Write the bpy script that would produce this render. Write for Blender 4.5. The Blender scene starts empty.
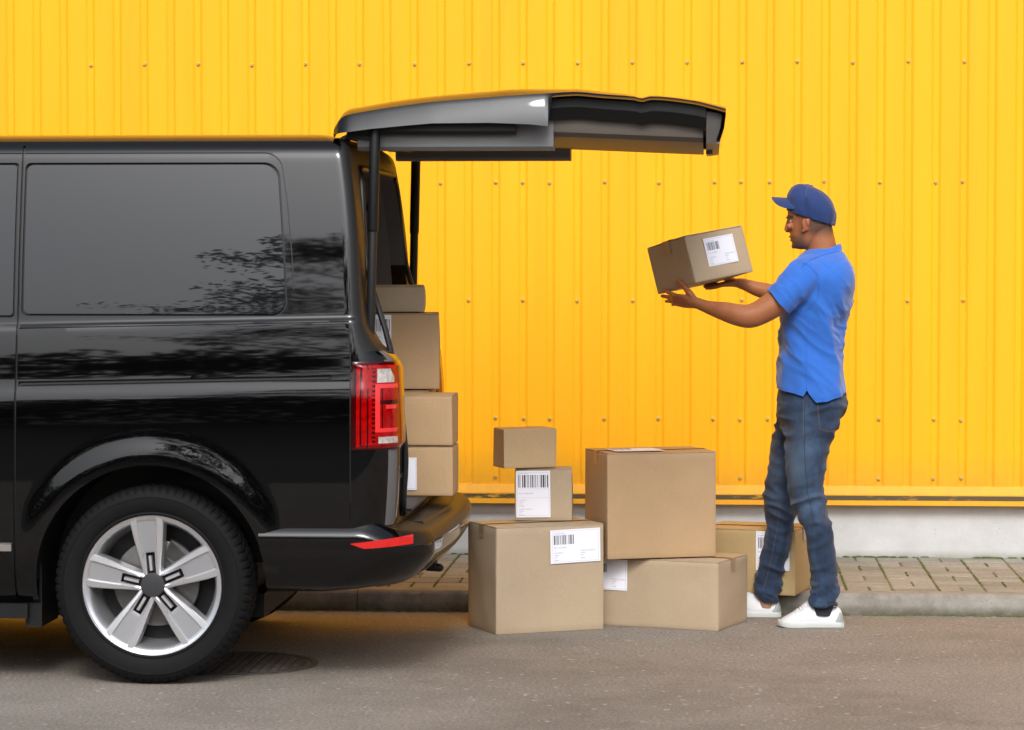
import bpy, bmesh, math, random
import numpy as np
from mathutils import Vector, Matrix, noise
R = math.radians
random.seed(7)
scene = bpy.context.scene
COL = scene.collection

# ---------------------------------------------------------------- camera
F = 2900.0; CH = 1.57; TH = R(3.9); PH = R(2.31)
FW = Vector((-math.sin(TH)*math.cos(PH), math.cos(TH)*math.cos(PH), -math.sin(PH)))
RT = Vector((math.cos(TH), math.sin(TH), 0)); UP = RT.cross(FW)
def at(px, py, Y=None, Z=None):
    d = FW + RT*((px-512)/F) - UP*((py-365)/F)
    t = d and (Y/d.y if Y is not None else (Z-CH)/d.z)
    return Vector((0, 0, CH)) + d*t
cam = bpy.data.cameras.new('camera'); co = bpy.data.objects.new('camera', cam); COL.objects.link(co)
m = Matrix((RT, UP, -FW)).transposed().to_4x4(); m.translation = Vector((0, 0, CH)); co.matrix_world = m
cam.sensor_width = 36; cam.lens = F/1024*36; cam.clip_start = .1; cam.clip_end = 2000
cam.dof.use_dof = True; cam.dof.focus_distance = 12.0; cam.dof.aperture_fstop = 6.3
scene.camera = co

# ---------------------------------------------------------------- materials
MATS = {}
def mat(name, color, rough=.5, metal=0., ior=1.5, var=0., vscale=6., bump=0., bscale=200., spec=None, trans=0., coat=0., sheen=0., stretch=None, sss=0.):
    if name in MATS: return MATS[name]
    M = bpy.data.materials.new(name); M.use_nodes = True; nt = M.node_tree; N = nt.nodes; L = nt.links
    b = N['Principled BSDF']; b.inputs['Base Color'].default_value = (*color, 1)
    b.inputs['Roughness'].default_value = rough; b.inputs['Metallic'].default_value = metal; b.inputs['IOR'].default_value = ior
    if trans: b.inputs['Transmission Weight'].default_value = trans
    if coat: b.inputs['Coat Weight'].default_value = coat; b.inputs['Coat Roughness'].default_value = .02
    if sheen: b.inputs['Sheen Weight'].default_value = sheen
    if sss:
        b.inputs['Subsurface Weight'].default_value = sss; b.inputs['Subsurface Scale'].default_value = .01
        b.inputs['Subsurface Radius'].default_value = (1, .35, .2)
    tc = N.new('ShaderNodeTexCoord'); src = tc.outputs['Object']
    if stretch:
        mp = N.new('ShaderNodeMapping'); mp.inputs['Scale'].default_value = stretch; L.new(src, mp.inputs[0]); src = mp.outputs[0]
    if var:
        n = N.new('ShaderNodeTexNoise'); n.inputs['Scale'].default_value = vscale; n.inputs['Detail'].default_value = 6
        L.new(src, n.inputs['Vector'])
        mr = N.new('ShaderNodeMapRange'); mr.inputs[1].default_value = .3; mr.inputs[2].default_value = .7
        mr.inputs[3].default_value = 1-var; mr.inputs[4].default_value = 1+var; L.new(n.outputs[0], mr.inputs[0])
        mx = N.new('ShaderNodeVectorMath'); mx.operation = 'SCALE'; mx.inputs[0].default_value = color
        L.new(mr.outputs[0], mx.inputs['Scale']); L.new(mx.outputs[0], b.inputs['Base Color'])
    if bump:
        n2 = N.new('ShaderNodeTexNoise'); n2.inputs['Scale'].default_value = bscale; n2.inputs['Detail'].default_value = 4
        L.new(src, n2.inputs['Vector'])
        bp = N.new('ShaderNodeBump'); bp.inputs['Strength'].default_value = min(1, bump); bp.inputs['Distance'].default_value = .004
        L.new(n2.outputs[0], bp.inputs['Height']); L.new(bp.outputs[0], b.inputs['Normal'])
    MATS[name] = M
    return M
def nodes_of(M): return M.node_tree.nodes, M.node_tree.links, M.node_tree.nodes['Principled BSDF']

paint = mat('black_paint', (.0012, .0012, .0014), .03, ior=1.5)
plastic = mat('black_plastic', (.007, .007, .007), .45, var=.15, vscale=30)
satin = mat('dark_trim', (.013, .013, .013), .5, bump=.15, bscale=600)
liner = mat('grey_liner', (.11, .11, .11), .7, var=.08, bump=.2, bscale=500)
rubber = mat('seal_rubber', (.005, .005, .005), .5)
glassd = mat('privacy_glass', (.008, .009, .010), .015, ior=1.52)
tyre_m = mat('tyre_rubber', (.0032, .0032, .0034), .75, var=.12, vscale=40, bump=.2, bscale=300)
silver = mat('wheel_silver', (.74, .74, .75), .30, metal=.85, var=.03)
silver_d = mat('wheel_face_grey', (.36, .36, .37), .38, metal=.6)
steel = mat('brake_steel', (.13, .125, .12), .45, metal=.8, var=.2, vscale=30)
tyre_m.node_tree.nodes['Principled BSDF'].inputs['Specular IOR Level'].default_value = .22
plastic.node_tree.nodes['Principled BSDF'].inputs['Specular IOR Level'].default_value = .3
satin.node_tree.nodes['Principled BSDF'].inputs['Specular IOR Level'].default_value = .3
chrome = mat('chrome', (.8, .8, .8), .08, metal=1.)
red1 = mat('red_lens', (.30, .001, .0015), .05, ior=1.45, var=.35, vscale=45)
red2 = mat('deep_red_lens', (.035, .0004, .0006), .06, ior=1.45)
red3 = mat('light_red_lens', (.70, .035, .035), .1)
orange = mat('wall_reflection_lens', (.22, .016, .004), .15)  # yellow wall mirrored in the lamp, painted in as orange
clear = mat('clear_lens', (.40, .36, .33), .15, var=.35, vscale=60)
white_p = mat('label_paper', (.80, .80, .86), .6, var=.02)
ink = mat('label_ink', (.03, .03, .035), .7)
ink_l = mat('light_ink', (.30, .30, .36), .7)
tape_m = mat('packing_tape', (.36, .24, .13), .32, var=.05)

def card_mat(name, c):
    M = mat(name, c, .78)
    N, L, b = nodes_of(M); tc = N.new('ShaderNodeTexCoord')
    n = N.new('ShaderNodeTexNoise'); n.inputs['Scale'].default_value = 3.5; n.inputs['Detail'].default_value = 7; L.new(tc.outputs['Object'], n.inputs['Vector'])
    n3 = N.new('ShaderNodeTexNoise'); n3.inputs['Scale'].default_value = 260; n3.inputs['Detail'].default_value = 2; L.new(tc.outputs['Object'], n3.inputs['Vector'])
    ad = N.new('ShaderNodeMath'); ad.operation = 'ADD'; L.new(n.outputs[0], ad.inputs[0]); L.new(n3.outputs[0], ad.inputs[1])
    mr = N.new('ShaderNodeMapRange'); mr.inputs[1].default_value = .7; mr.inputs[2].default_value = 1.3; mr.inputs[3].default_value = .9; mr.inputs[4].default_value = 1.09
    L.new(ad.outputs[0], mr.inputs[0])
    mx = N.new('ShaderNodeVectorMath'); mx.operation = 'SCALE'; mx.inputs[0].default_value = c; L.new(mr.outputs[0], mx.inputs['Scale']); L.new(mx.outputs[0], b.inputs['Base Color'])
    # faint vertical flute lines and soft dents
    w = N.new('ShaderNodeTexWave'); w.wave_type = 'BANDS'; w.bands_direction = 'X'; w.inputs['Scale'].default_value = 60; L.new(tc.outputs['Object'], w.inputs['Vector'])
    b1 = N.new('ShaderNodeBump'); b1.inputs['Strength'].default_value = .12; b1.inputs['Distance'].default_value = .0015; L.new(w.outputs[0], b1.inputs['Height'])
    n2 = N.new('ShaderNodeTexNoise'); n2.inputs['Scale'].default_value = 7; n2.inputs['Detail'].default_value = 3; L.new(tc.outputs['Object'], n2.inputs['Vector'])
    b2 = N.new('ShaderNodeBump'); b2.inputs['Strength'].default_value = .35; b2.inputs['Distance'].default_value = .01; L.new(n2.outputs[0], b2.inputs['Height']); L.new(b1.outputs[0], b2.inputs['Normal'])
    L.new(b2.outputs[0], b.inputs['Normal'])
    return M
card_a = card_mat('cardboard', (.415, .315, .205))
card_b = card_mat('warm_cardboard', (.42, .275, .145))
card_k = card_mat('kraft_paper', (.50, .35, .19))
card_c = card_mat('yellowish_cardboard', (.43, .305, .14))
edge_m = mat('cardboard_core', (.20, .13, .075), .9)

# ---------------------------------------------------------------- mesh helpers
def meta(o, label=None, cat=None, group=None, kind=None):
    for k, v in (('label', label), ('category', cat), ('group', group), ('kind', kind)):
        if v: o[k] = v
    return o
def empty(name, loc, rz=0):
    o = bpy.data.objects.new(name, None); o.empty_display_size = .1; COL.objects.link(o); o.location = loc; o.rotation_euler.z = rz
    return o
def build(name, V, Fc, mats, parent=None, smooth=True, origin=None, mi=None, angle=35, matrix=None):
    me = bpy.data.meshes.new(name)
    if origin is not None:
        ox, oy, oz = origin; V = [(v[0]-ox, v[1]-oy, v[2]-oz) for v in V]
    me.from_pydata([tuple(v) for v in V], [], Fc)
    if not isinstance(mats, (list, tuple)): mats = [mats]
    for m_ in mats: me.materials.append(m_)
    if mi is not None: me.polygons.foreach_set('material_index', mi)
    me.update()
    return link(name, me, parent, smooth, angle, origin if parent is None else None)
def fixn(me):
    bm = bmesh.new(); bm.from_mesh(me); bmesh.ops.recalc_face_normals(bm, faces=bm.faces); bm.to_mesh(me); bm.free()
def link(name, me, parent=None, smooth=True, angle=35, loc=None):
    fixn(me)
    if smooth:
        me.polygons.foreach_set('use_smooth', [True]*len(me.polygons)); me.set_sharp_from_angle(angle=R(angle))
    o = bpy.data.objects.new(name, me); COL.objects.link(o)
    if parent: o.parent = parent
    if loc is not None: o.location = loc
    return o
class MB:
    """collects several shapes into one mesh"""
    def __init__(s): s.V = []; s.F = []; s.M = []
    def add(s, V, Fc, m=0):
        n = len(s.V); s.V += [tuple(v) for v in V]; s.F += [tuple(i+n for i in f) for f in Fc]
        s.M += ([m]*len(Fc) if isinstance(m, int) else list(m)); return s
    def box(s, x0, x1, y0, y1, z0, z1, m=0, T=None):
        V = [(x, y, z) for x in (x0, x1) for y in (y0, y1) for z in (z0, z1)]
        if T: V = [T @ Vector(v) for v in V]
        return s.add(V, [(0, 1, 3, 2), (4, 6, 7, 5), (0, 4, 5, 1), (2, 3, 7, 6), (0, 2, 6, 4), (1, 5, 7, 3)], m)
    def make(s, name, mats, parent=None, **k): return build(name, s.V, s.F, mats, parent, mi=s.M, **k)
def loft(rings, cap=True):
    n = len(rings[0]); V = [p for r in rings for p in r]; Fc = []
    for i in range(len(rings)-1):
        for j in range(n):
            k = (j+1) % n; Fc.append((i*n+j, i*n+k, (i+1)*n+k, (i+1)*n+j))
    if cap: Fc.append(tuple(range(n-1, -1, -1))); Fc.append(tuple((len(rings)-1)*n+j for j in range(n)))
    return V, Fc
def catmull(P, sub):
    P = [np.array(p, float) for p in P]; Q = [2*P[0]-P[1]]+P+[2*P[-1]-P[-2]]; out = []
    for i in range(1, len(Q)-2):
        for k in range(sub):
            t = k/sub; a, b, c, d = Q[i-1:i+3]
            out.append(.5*((2*b)+(-a+c)*t+(2*a-5*b+4*c-d)*t*t+(-a+3*b-3*c+d)*t**3))
    out.append(Q[-2]); return out
def tube(P, n=16, sub=4, dome=True, side=(0, 1, 0)):
    """P: list of (x,y,z,r1[,r2]); r1 across 'side', r2 across the other axis"""
    P = [tuple(p)+((p[3],) if len(p) == 4 else ()) for p in P]
    Q = catmull(P, sub) if sub > 1 else [np.array(p, float) for p in P]
    rings = []; C = [Vector(q[:3]) for q in Q]
    for i, q in enumerate(Q):
        t = (C[min(i+1, len(C)-1)]-C[max(i-1, 0)]).normalized()
        s_ = Vector(side); s_ = (s_-t*s_.dot(t)).normalized(); u = t.cross(s_)
        rings.append([C[i]+s_*math.cos(a)*q[3]+u*math.sin(a)*q[4] for a in [2*math.pi*k/n for k in range(n)]])
    if dome:
        def dm(i, sg):
            t = (C[1]-C[0]).normalized() if i == 0 else (C[-1]-C[-2]).normalized()
            base = rings[i]; c = C[i]; r = (Q[i][3]+Q[i][4])/2; out = []
            for a in (25, 50, 72): out.append([c+(p-c)*math.cos(R(a))+t*sg*r*math.sin(R(a)) for p in base])
            return out
        rings = dm(0, -1)[::-1]+rings+dm(len(Q)-1, 1)
    return loft(rings)
def ellipsoid(c, r, n=20, m_=14, rot=None):
    V = []; Fc = []; rings = []
    for i in range(1, m_):
        a = math.pi*i/m_; rings.append([Vector((r[0]*math.sin(a)*math.cos(2*math.pi*k/n), r[1]*math.sin(a)*math.sin(2*math.pi*k/n), r[2]*math.cos(a))) for k in range(n)])
    if rot: rings = [[rot @ p for p in g] for g in rings]
    rings = [[p+Vector(c) for p in g] for g in rings]
    return loft(rings)
def evaluated(me_obj):
    dg = bpy.context.evaluated_depsgraph_get(); e = me_obj.evaluated_get(dg); me = bpy.data.meshes.new_from_object(e, depsgraph=dg)
    return me
def temp(V, Fc):
    me = bpy.data.meshes.new('t'); me.from_pydata([tuple(v) for v in V], [], Fc); fixn(me)
    o = bpy.data.objects.new('t', me); COL.objects.link(o); return o
def drop(o):
    me = o.data; bpy.data.objects.remove(o)
    if me.users == 0: bpy.data.meshes.remove(me)
def remesh(parts, voxel, smooth=3, fac=.5):
    mb = MB()
    for p in parts: mb.add(*p)
    o = temp(mb.V, mb.F)
    r = o.modifiers.new('r', 'REMESH'); r.mode = 'VOXEL'; r.voxel_size = voxel; r.use_smooth_shade = True
    s = o.modifiers.new('s', 'SMOOTH'); s.factor = fac; s.iterations = smooth
    me = evaluated(o); drop(o); return me
def boolean(me, cutters):
    o = bpy.data.objects.new('t', me); COL.objects.link(o); cs = []
    for V, Fc in cutters:
        c = temp(V, Fc); cs.append(c)
        b = o.modifiers.new('b', 'BOOLEAN'); b.operation = 'DIFFERENCE'; b.solver = 'EXACT'; b.object = c
    out = evaluated(o); drop(o)
    for c in cs: drop(c)
    return out
def prism(poly, axis, a, b):
    """extrude a 2-D polygon along an axis from a to b"""
    def P(u, v, w): return {'x': (w, u, v), 'y': (u, w, v), 'z': (u, v, w)}[axis]
    return loft([[P(u, v, a) for u, v in poly], [P(u, v, b) for u, v in poly]])
def smooth01(a, b, x):
    t = max(0., min(1., (x-a)/(b-a))); return t*t*(3-2*t)
def pchip(xs, ys):
    xs = list(xs); ys = list(ys); n = len(xs); h = [xs[i+1]-xs[i] for i in range(n-1)]; d = [(ys[i+1]-ys[i])/h[i] for i in range(n-1)]
    mm = [d[0]]+[0 if d[i-1]*d[i] <= 0 else 2*d[i-1]*d[i]/(d[i-1]+d[i]) for i in range(1, n-1)]+[d[-1]]
    def f(x):
        if x <= xs[0]: return ys[0]
        if x >= xs[-1]: return ys[-1]
        i = max(k for k in range(n-1) if xs[k] <= x); t = (x-xs[i])/h[i]
        return ys[i]*(1+2*t)*(1-t)**2+mm[i]*h[i]*t*(1-t)**2+ys[i+1]*t*t*(3-2*t)+mm[i+1]*h[i]*t*t*(t-1)
    return f
def lin(xs, ys): return lambda x: float(np.interp(x, xs, ys))

# ================================================================ SETTING
YW = 13.95          # face of the wall
YK = 12.43          # front of the kerb
def sheet(name, x0, x1, y0, y1, z, m_, n=1):
    return build(name, [(x0, y0, z), (x1, y0, z), (x1, y1, z), (x0, y1, z)], [(0, 1, 2, 3)], m_, smooth=False)
# asphalt
asphalt = mat('asphalt', (.105, .093, .083), .88)
N, L, b = nodes_of(asphalt); tc = N.new('ShaderNodeTexCoord')
def noise_n(sc, det=5, rough=.6, src=None):
    n = N.new('ShaderNodeTexNoise'); n.inputs['Scale'].default_value = sc; n.inputs['Detail'].default_value = det; n.inputs['Roughness'].default_value = rough
    L.new(src or tc.outputs['Object'], n.inputs['Vector']); return n
def ramp(src, stops):
    r = N.new('ShaderNodeValToRGB'); e = r.color_ramp.elements
    while len(e) < len(stops): e.new(.5)
    for k, (p, c) in enumerate(stops): e[k].position = p; e[k].color = (*c, 1)
    L.new(src, r.inputs[0]); return r
def mixc(fac, a, b_, mode='MIX'):
    m_ = N.new('ShaderNodeMix'); m_.data_type = 'RGBA'; m_.blend_type = mode
    if isinstance(fac, float): m_.inputs[0].default_value = fac
    else: L.new(fac, m_.inputs[0])
    for i, v in ((6, a), (7, b_)):
        if isinstance(v, tuple): m_.inputs[i].default_value = (*v, 1)
        else: L.new(v, m_.inputs[i])
    return m_.outputs[2]
big = ramp(noise_n(.9, 6).outputs[0], [(.3, (.185, .160, .133)), (.7, (.235, .206, .175))])
fine = ramp(noise_n(75, 4, .9).outputs[0], [(.32, (.42, .42, .42)), (.5, (1, 1, 1)), (.68, (1.75, 1.7, 1.62))])
vo = N.new('ShaderNodeTexVoronoi'); vo.inputs['Scale'].default_value = 70; L.new(tc.outputs['Object'], vo.inputs['Vector'])
spk = ramp(vo.outputs['Color'], [(.0, (0, 0, 0)), (.90, (0, 0, 0)), (.93, (1, 1, 1))])
stn = ramp(noise_n(.55, 7, .75).outputs[0], [(.40, (.80, .79, .78)), (.52, (1, 1, 1)), (.70, (1.10, 1.10, 1.09))]); stm = ramp(noise_n(3.5, 6, .8).outputs[0], [(.33, (.82, .81, .80)), (.45, (1, 1, 1))])
c1 = mixc(1., mixc(1., mixc(1., big.outputs[0], fine.outputs[0], 'MULTIPLY'), stn.outputs[0], 'MULTIPLY'), stm.outputs[0], 'MULTIPLY')
c2 = mixc(spk.outputs[0], c1, (.36, .32, .28)); L.new(c2, b.inputs['Base Color'])
bp = N.new('ShaderNodeBump'); bp.inputs['Strength'].default_value = .8; bp.inputs['Distance'].default_value = .005
L.new(noise_n(140, 3, .7).outputs[0], bp.inputs['Height']); L.new(bp.outputs[0], b.inputs['Normal'])
meta(sheet('road', -60, 60, 3.5, YK+.05, 0, asphalt), kind='structure')
dark_ground = mat('dark_ground', (.022, .024, .014), .95, var=.25, vscale=1.)  # unseen ground, made dark so the lower van paint mirrors dark
meta(sheet('ground', -400, 400, -400, 400, -.02, dark_ground), kind='structure')

# kerb
kerb_m = mat('kerb_concrete', (.27, .25, .22), .9)
N, L, b = nodes_of(kerb_m); tc = N.new('ShaderNodeTexCoord')
sx = N.new('ShaderNodeSeparateXYZ'); L.new(tc.outputs['Object'], sx.inputs[0])
base = ramp(noise_n(9, 8, .7).outputs[0], [(.3, (.14, .125, .098)), (.5, (.225, .207, .172)), (.72, (.31, .29, .25))])
mz = N.new('ShaderNodeMapRange'); mz.inputs[1].default_value = .045; mz.inputs[2].default_value = -.005; L.new(sx.outputs[2], mz.inputs[0])
nz = noise_n(22, 5); mm = N.new('ShaderNodeMath'); mm.operation = 'MULTIPLY'; L.new(mz.outputs[0], mm.inputs[0]); L.new(nz.outputs[0], mm.inputs[1])
mm2 = N.new('ShaderNodeMath'); mm2.operation = 'MULTIPLY'; mm2.inputs[1].default_value = 1.6; mm2.use_clamp = True; L.new(mm.outputs[0], mm2.inputs[0])
c1 = mixc(mm2.outputs[0], base.outputs[0], (.055, .05, .022))
pit = N.new('ShaderNodeTexVoronoi'); pit.inputs['Scale'].default_value = 55; L.new(tc.outputs['Object'], pit.inputs['Vector'])
pr = ramp(pit.outputs['Distance'], [(.0, (1, 1, 1)), (.12, (1, 1, 1)), (.2, (0, 0, 0))]); pm = noise_n(14, 2)
pk = ramp(pm.outputs[0], [(.52, (0, 0, 0)), (.6, (1, 1, 1))]); pmx = mixc(1., pr.outputs[0], pk.outputs[0], 'MULTIPLY')
c2 = mixc(pmx, c1, (.10, .09, .08)); L.new(c2, b.inputs['Base Color'])
bp = N.new('ShaderNodeBump'); bp.inputs['Strength'].default_value = .6; bp.inputs['Distance'].default_value = .006
L.new(noise_n(40, 6, .7).outputs[0], bp.inputs['Height']); L.new(bp.outputs[0], b.inputs['Normal'])
def kerb():
    mb = MB(); KH = .092; x = -14.52
    prof = [(YK, -.05), (YK-.002, .03), (YK+.004, KH-.018), (YK+.02, KH-.002), (YK+.04, KH), (YK+.118, KH), (YK+.118, -.05)]
    while x < 14:
        L_ = 1.0; rings = []
        for k in range(21):
            xx = x+.002+(L_-.004)*k/20; e = .004 if k in (0, 20) else 0
            rings.append([(xx, yy+(e if i < 5 else 0)+noise.noise((xx*6, i*3., 1))*.003, zz-(e if 1 < i < 6 else 0)+noise.noise((xx*5, i*2., 7))*.002) for i, (yy, zz) in enumerate(prof)])
        mb.add(*loft(rings)); x += L_
    return mb.make('kerb', kerb_m, angle=40)
meta(kerb(), kind='structure')
# strip of grit and moss lying in the gutter
# paving in basket weave, with real joints
pave_m = mat('paver_concrete', (.2, .18, .15), .9)
N, L, b = nodes_of(pave_m); tc = N.new('ShaderNodeTexCoord'); gi = N.new('ShaderNodeNewGeometry')
rnd = ramp(gi.outputs['Random Per Island'], [(0, (.21, .195, .160)), (.5, (.245, .228, .188)), (1, (.285, .265, .220))])
fn = ramp(noise_n(60, 6, .7).outputs[0], [(.3, (.75, .75, .75)), (.7, (1.2, 1.2, 1.2))])
bgn = ramp(noise_n(2.2, 4).outputs[0], [(.3, (.85, .85, .82)), (.7, (1.1, 1.1, 1.1))])
L.new(mixc(1., mixc(1., rnd.outputs[0], fn.outputs[0], 'MULTIPLY'), bgn.outputs[0], 'MULTIPLY'), b.inputs['Base Color'])
bp = N.new('ShaderNodeBump'); bp.inputs['Strength'].default_value = .5; bp.inputs['Distance'].default_value = .003
L.new(noise_n(120, 4, .7).outputs[0], bp.inputs['Height']); L.new(bp.outputs[0], b.inputs['Normal'])
def pavers():
    mb = MB(); g = .0035; y0 = YK+.12; ny = 8; X0 = at(875.5, 557, Z=.09).x - 20*.2
    def brick(x0, x1, ya, yb):
        z = .089+random.uniform(-.0015, .0015); c = .004; x0 += g; x1 -= g; ya += g; yb -= g
        b_ = [(x0, ya), (x1, ya), (x1, yb), (x0, yb)]; t_ = [(x0+c, ya+c), (x1-c, ya+c), (x1-c, yb-c), (x0+c, yb-c)]
        mb.add(*loft([[(u, v, .05) for u, v in b_], [(u, v, z-c) for u, v in b_], [(u, v, z) for u, v in t_]]))
    for i in range(-24, 50):
        for j in range(ny):
            x = X0+i*.2; y = y0+j*.2; y1 = min(y+.2, YW+.02)
            if y > YW: continue
            if (i+j) % 2: brick(x, x+.1, y, y1); brick(x+.1, x+.2, y, y1)
            else:
                if y1-y > .12: brick(x, x+.2, y, y+.1); brick(x, x+.2, y+.1, y1)
                else: brick(x, x+.2, y, y1)
    return mb.make('pavement', pave_m, smooth=False)
meta(pavers(), kind='structure')
soil = mat('joint_moss', (.1, .09, .05), .95)
N, L, b = nodes_of(soil); tc = N.new('ShaderNodeTexCoord')
L.new(ramp(noise_n(7, 5).outputs[0], [(.42, (.085, .068, .048)), (.52, (.10, .105, .03)), (.66, (.16, .18, .03))]).outputs[0], b.inputs['Base Color'])
meta(sheet('pavement_bed', -14, 14, YK+.119, YW+.02, .0855, soil), kind='structure')
# moss tufts bulging out of the joints that run away from the road
def moss():
    mb = MB(); X0 = at(875.5, 557, Z=.09).x - 20*.2; y0 = YK+.12
    for i in range(-14, 32):
        for k in range(60):
            y = y0+k*.0255; j = int((y-y0)/.2); half = (i+j) % 2
            for xx, th in ((X0+i*.2, .36), (X0+i*.2+.1, .5 if half else 9)):
                if noise.noise((xx*3.1, y*2.2, 4.))+.5*noise.noise((xx*11, y*13, 2.))+.45 < th: continue
                r = random.uniform(.004, .0075)
                mb.add(*ellipsoid((xx+random.uniform(-.003, .003), y+random.uniform(-.008, .008), .088), (r, r*2.2, .004), 7, 5))
    for k in range(500):
        x = random.uniform(-4, 3); 
        if noise.noise((x*2, 3, 3)) < -.1: continue
        r = random.uniform(.005, .012); mb.add(*ellipsoid((x, YW-.012+random.uniform(-.01, .004), .09), (r*1.6, r, r*.6), 7, 5))
        r = random.uniform(.004, .010); mb.add(*ellipsoid((random.uniform(-4, 3), YK-.008+random.uniform(-.01, .004), .001), (r*1.6, r, r*.6), 7, 5))
    return mb.make('moss', mat('moss', (.085, .10, .02), .95, var=.4, vscale=30))
meta(moss(), kind='stuff')

# corrugated wall
PX = .004848; X_AT0 = -3.466
def wx(px): return X_AT0+px*PX
PITCH = 27.06*PX
yellow = mat('yellow_cladding', (.93, .405, .003), .55)
yellow.node_tree.nodes['Principled BSDF'].inputs['Specular IOR Level'].default_value = .3
N, L, b = nodes_of(yellow); tc = N.new('ShaderNodeTexCoord')
mp = N.new('ShaderNodeMapping'); mp.inputs['Scale'].default_value = (5, 5, .35); L.new(tc.outputs['Object'], mp.inputs[0])
st = ramp(noise_n(1.6, 6, .6, mp.outputs[0]).outputs[0], [(.3, (.90, .39, .003)), (.7, (.95, .425, .004))])
sc = noise_n(5, 8, .8); sr = ramp(sc.outputs[0], [(.70, (0, 0, 0)), (.76, (1, 1, 1))])
mp2 = N.new('ShaderNodeMapping'); mp2.inputs['Scale'].default_value = (16, 16, .5); L.new(tc.outputs['Object'], mp2.inputs[0])
sk = ramp(noise_n(1.0, 7, .7, mp2.outputs[0]).outputs[0], [(.55, (0, 0, 0)), (.78, (.55, .55, .55))])
sz = N.new('ShaderNodeSeparateXYZ'); L.new(tc.outputs['Object'], sz.inputs[0]); gm = N.new('ShaderNodeMapRange'); gm.inputs[1].default_value = .60; gm.inputs[2].default_value = .43; gm.inputs[4].default_value = .8; L.new(sz.outputs[2], gm.inputs[0])
gq = N.new('ShaderNodeMath'); gq.operation = 'MULTIPLY'; L.new(gm.outputs[0], gq.inputs[0]); L.new(noise_n(14, 6, .7).outputs[0], gq.inputs[1])
cA = mixc(sk.outputs[0], st.outputs[0], (.80, .33, .012)); cB = mixc(gq.outputs[0], cA, (.55, .26, .03))
L.new(mixc(sr.outputs[0], cB, (.84, .36, .02)), b.inputs['Base Color'])
bp = N.new('ShaderNodeBump'); bp.inputs['Strength'].default_value = .25; bp.inputs['Distance'].default_value = .01
L.new(noise_n(1.1, 3).outputs[0], bp.inputs['Height']); L.new(bp.outputs[0], b.inputs['Normal'])
wall = meta(empty('warehouse_wall', (0, YW, 0)), 'yellow corrugated metal wall on a white concrete plinth behind the van and the man', 'wall')
Z0 = .432; ZT = 8.
def cladding():
    V = []; Fc = []; xs = []; dv = .0085
    vc = wx(43)     # centre of one valley
    k0 = -60; k1 = 80
    for k in range(k0, k1):
        c = vc+k*PITCH; h = .011; s_ = .013
        xs += [(c-h-s_, 0), (c-h-s_+.002, .001), (c-h-.002, dv-.001), (c-h, dv), (c+h, dv), (c+h+.002, dv-.001), (c+h+s_-.002, .001), (c+h+s_, 0)]
        # shallow stiffening crease in the middle of the flat
        m_ = c+PITCH/2
    n = len(xs)
    zs = [Z0, ZT]
    for z in zs: V += [(x, -.034+d, z) for x, d in xs]
    V += [(x, -.0335+d, Z0) for x, d in xs]   # turned back edge
    for i in range(n-1): Fc.append((i, i+1, n+i+1, n+i))
    o = build('cladding', V[:2*n], Fc, yellow, wall, angle=12)
    return o
cladding()
def profile_x(name, prof, m_, parent, x0=-14, x1=14, **k):
    return build(name, *loft([[(x0, y, z) for y, z in prof], [(x1, y, z) for y, z in prof]]), m_, parent, **k)
dirty = mat('dirty_yellow_flashing', (.9, .5, .01), .45)
N, L, b = nodes_of(dirty); tc = N.new('ShaderNodeTexCoord')
mp = N.new('ShaderNodeMapping'); mp.inputs['Scale'].default_value = (1, 1, 4); L.new(tc.outputs['Object'], mp.inputs[0])
dn = ramp(noise_n(8, 8, .75, mp.outputs[0]).outputs[0], [(.30, (0, 0, 0)), (.46, (1, 1, 1))])
L.new(mixc(dn.outputs[0], (.70, .36, .012), (.065, .045, .012)), b.inputs['Base Color'])
profile_x('drip_flashing', [(-.008, .442), (-.038, .4325), (-.053, .393), (-.053, .388), (-.008, .388)], yellow, wall, angle=20)
profile_x('dirt_ledge', [(-.008, .3875), (-.055, .3875), (-.057, .366), (-.008, .366)], dirty, wall, angle=20)
profile_x('drip_edge', [(-.008, .3655), (-.064, .3655), (-.066, .343), (-.060, .341), (-.008, .341)], yellow, wall, angle=20)
plinth_m = mat('white_plinth', (.66, .65, .63), .85)
N, L, b = nodes_of(plinth_m); tc = N.new('ShaderNodeTexCoord')
sx = N.new('ShaderNodeSeparateXYZ'); L.new(tc.outputs['Object'], sx.inputs[0])
pb = ramp(noise_n(4, 8, .7).outputs[0], [(.3, (.48, .475, .46)), (.7, (.60, .595, .58))])
vo = N.new('ShaderNodeTexVoronoi'); vo.inputs['Scale'].default_value = 34; L.new(tc.outputs['Object'], vo.inputs['Vector'])
vr = ramp(vo.outputs['Distance'], [(0, (1, 1, 1)), (.06, (1, 1, 1)), (.12, (0, 0, 0))]); pk = ramp(noise_n(6, 3).outputs[0], [(.54, (0, 0, 0)), (.6, (1, 1, 1))])
c1 = mixc(mixc(1., vr.outputs[0], pk.outputs[0], 'MULTIPLY'), pb.outputs[0], (.30, .28, .25))
mz = N.new('ShaderNodeMapRange'); mz.inputs[1].default_value = .125; mz.inputs[2].default_value = .088; L.new(sx.outputs[2], mz.inputs[0])
mm = N.new('ShaderNodeMath'); mm.operation = 'MULTIPLY'; L.new(mz.outputs[0], mm.inputs[0]); L.new(noise_n(9, 5).outputs[0], mm.inputs[1])
L.new(mixc(mm.outputs[0], c1, (.16, .17, .06)), b.inputs['Base Color'])
bp = N.new('ShaderNodeBump'); bp.inputs['Strength'].default_value = .5; bp.inputs['Distance'].default_value = .004
L.new(noise_n(50, 6, .7).outputs[0], bp.inputs['Height']); L.new(bp.outputs[0], b.inputs['Normal'])
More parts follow.
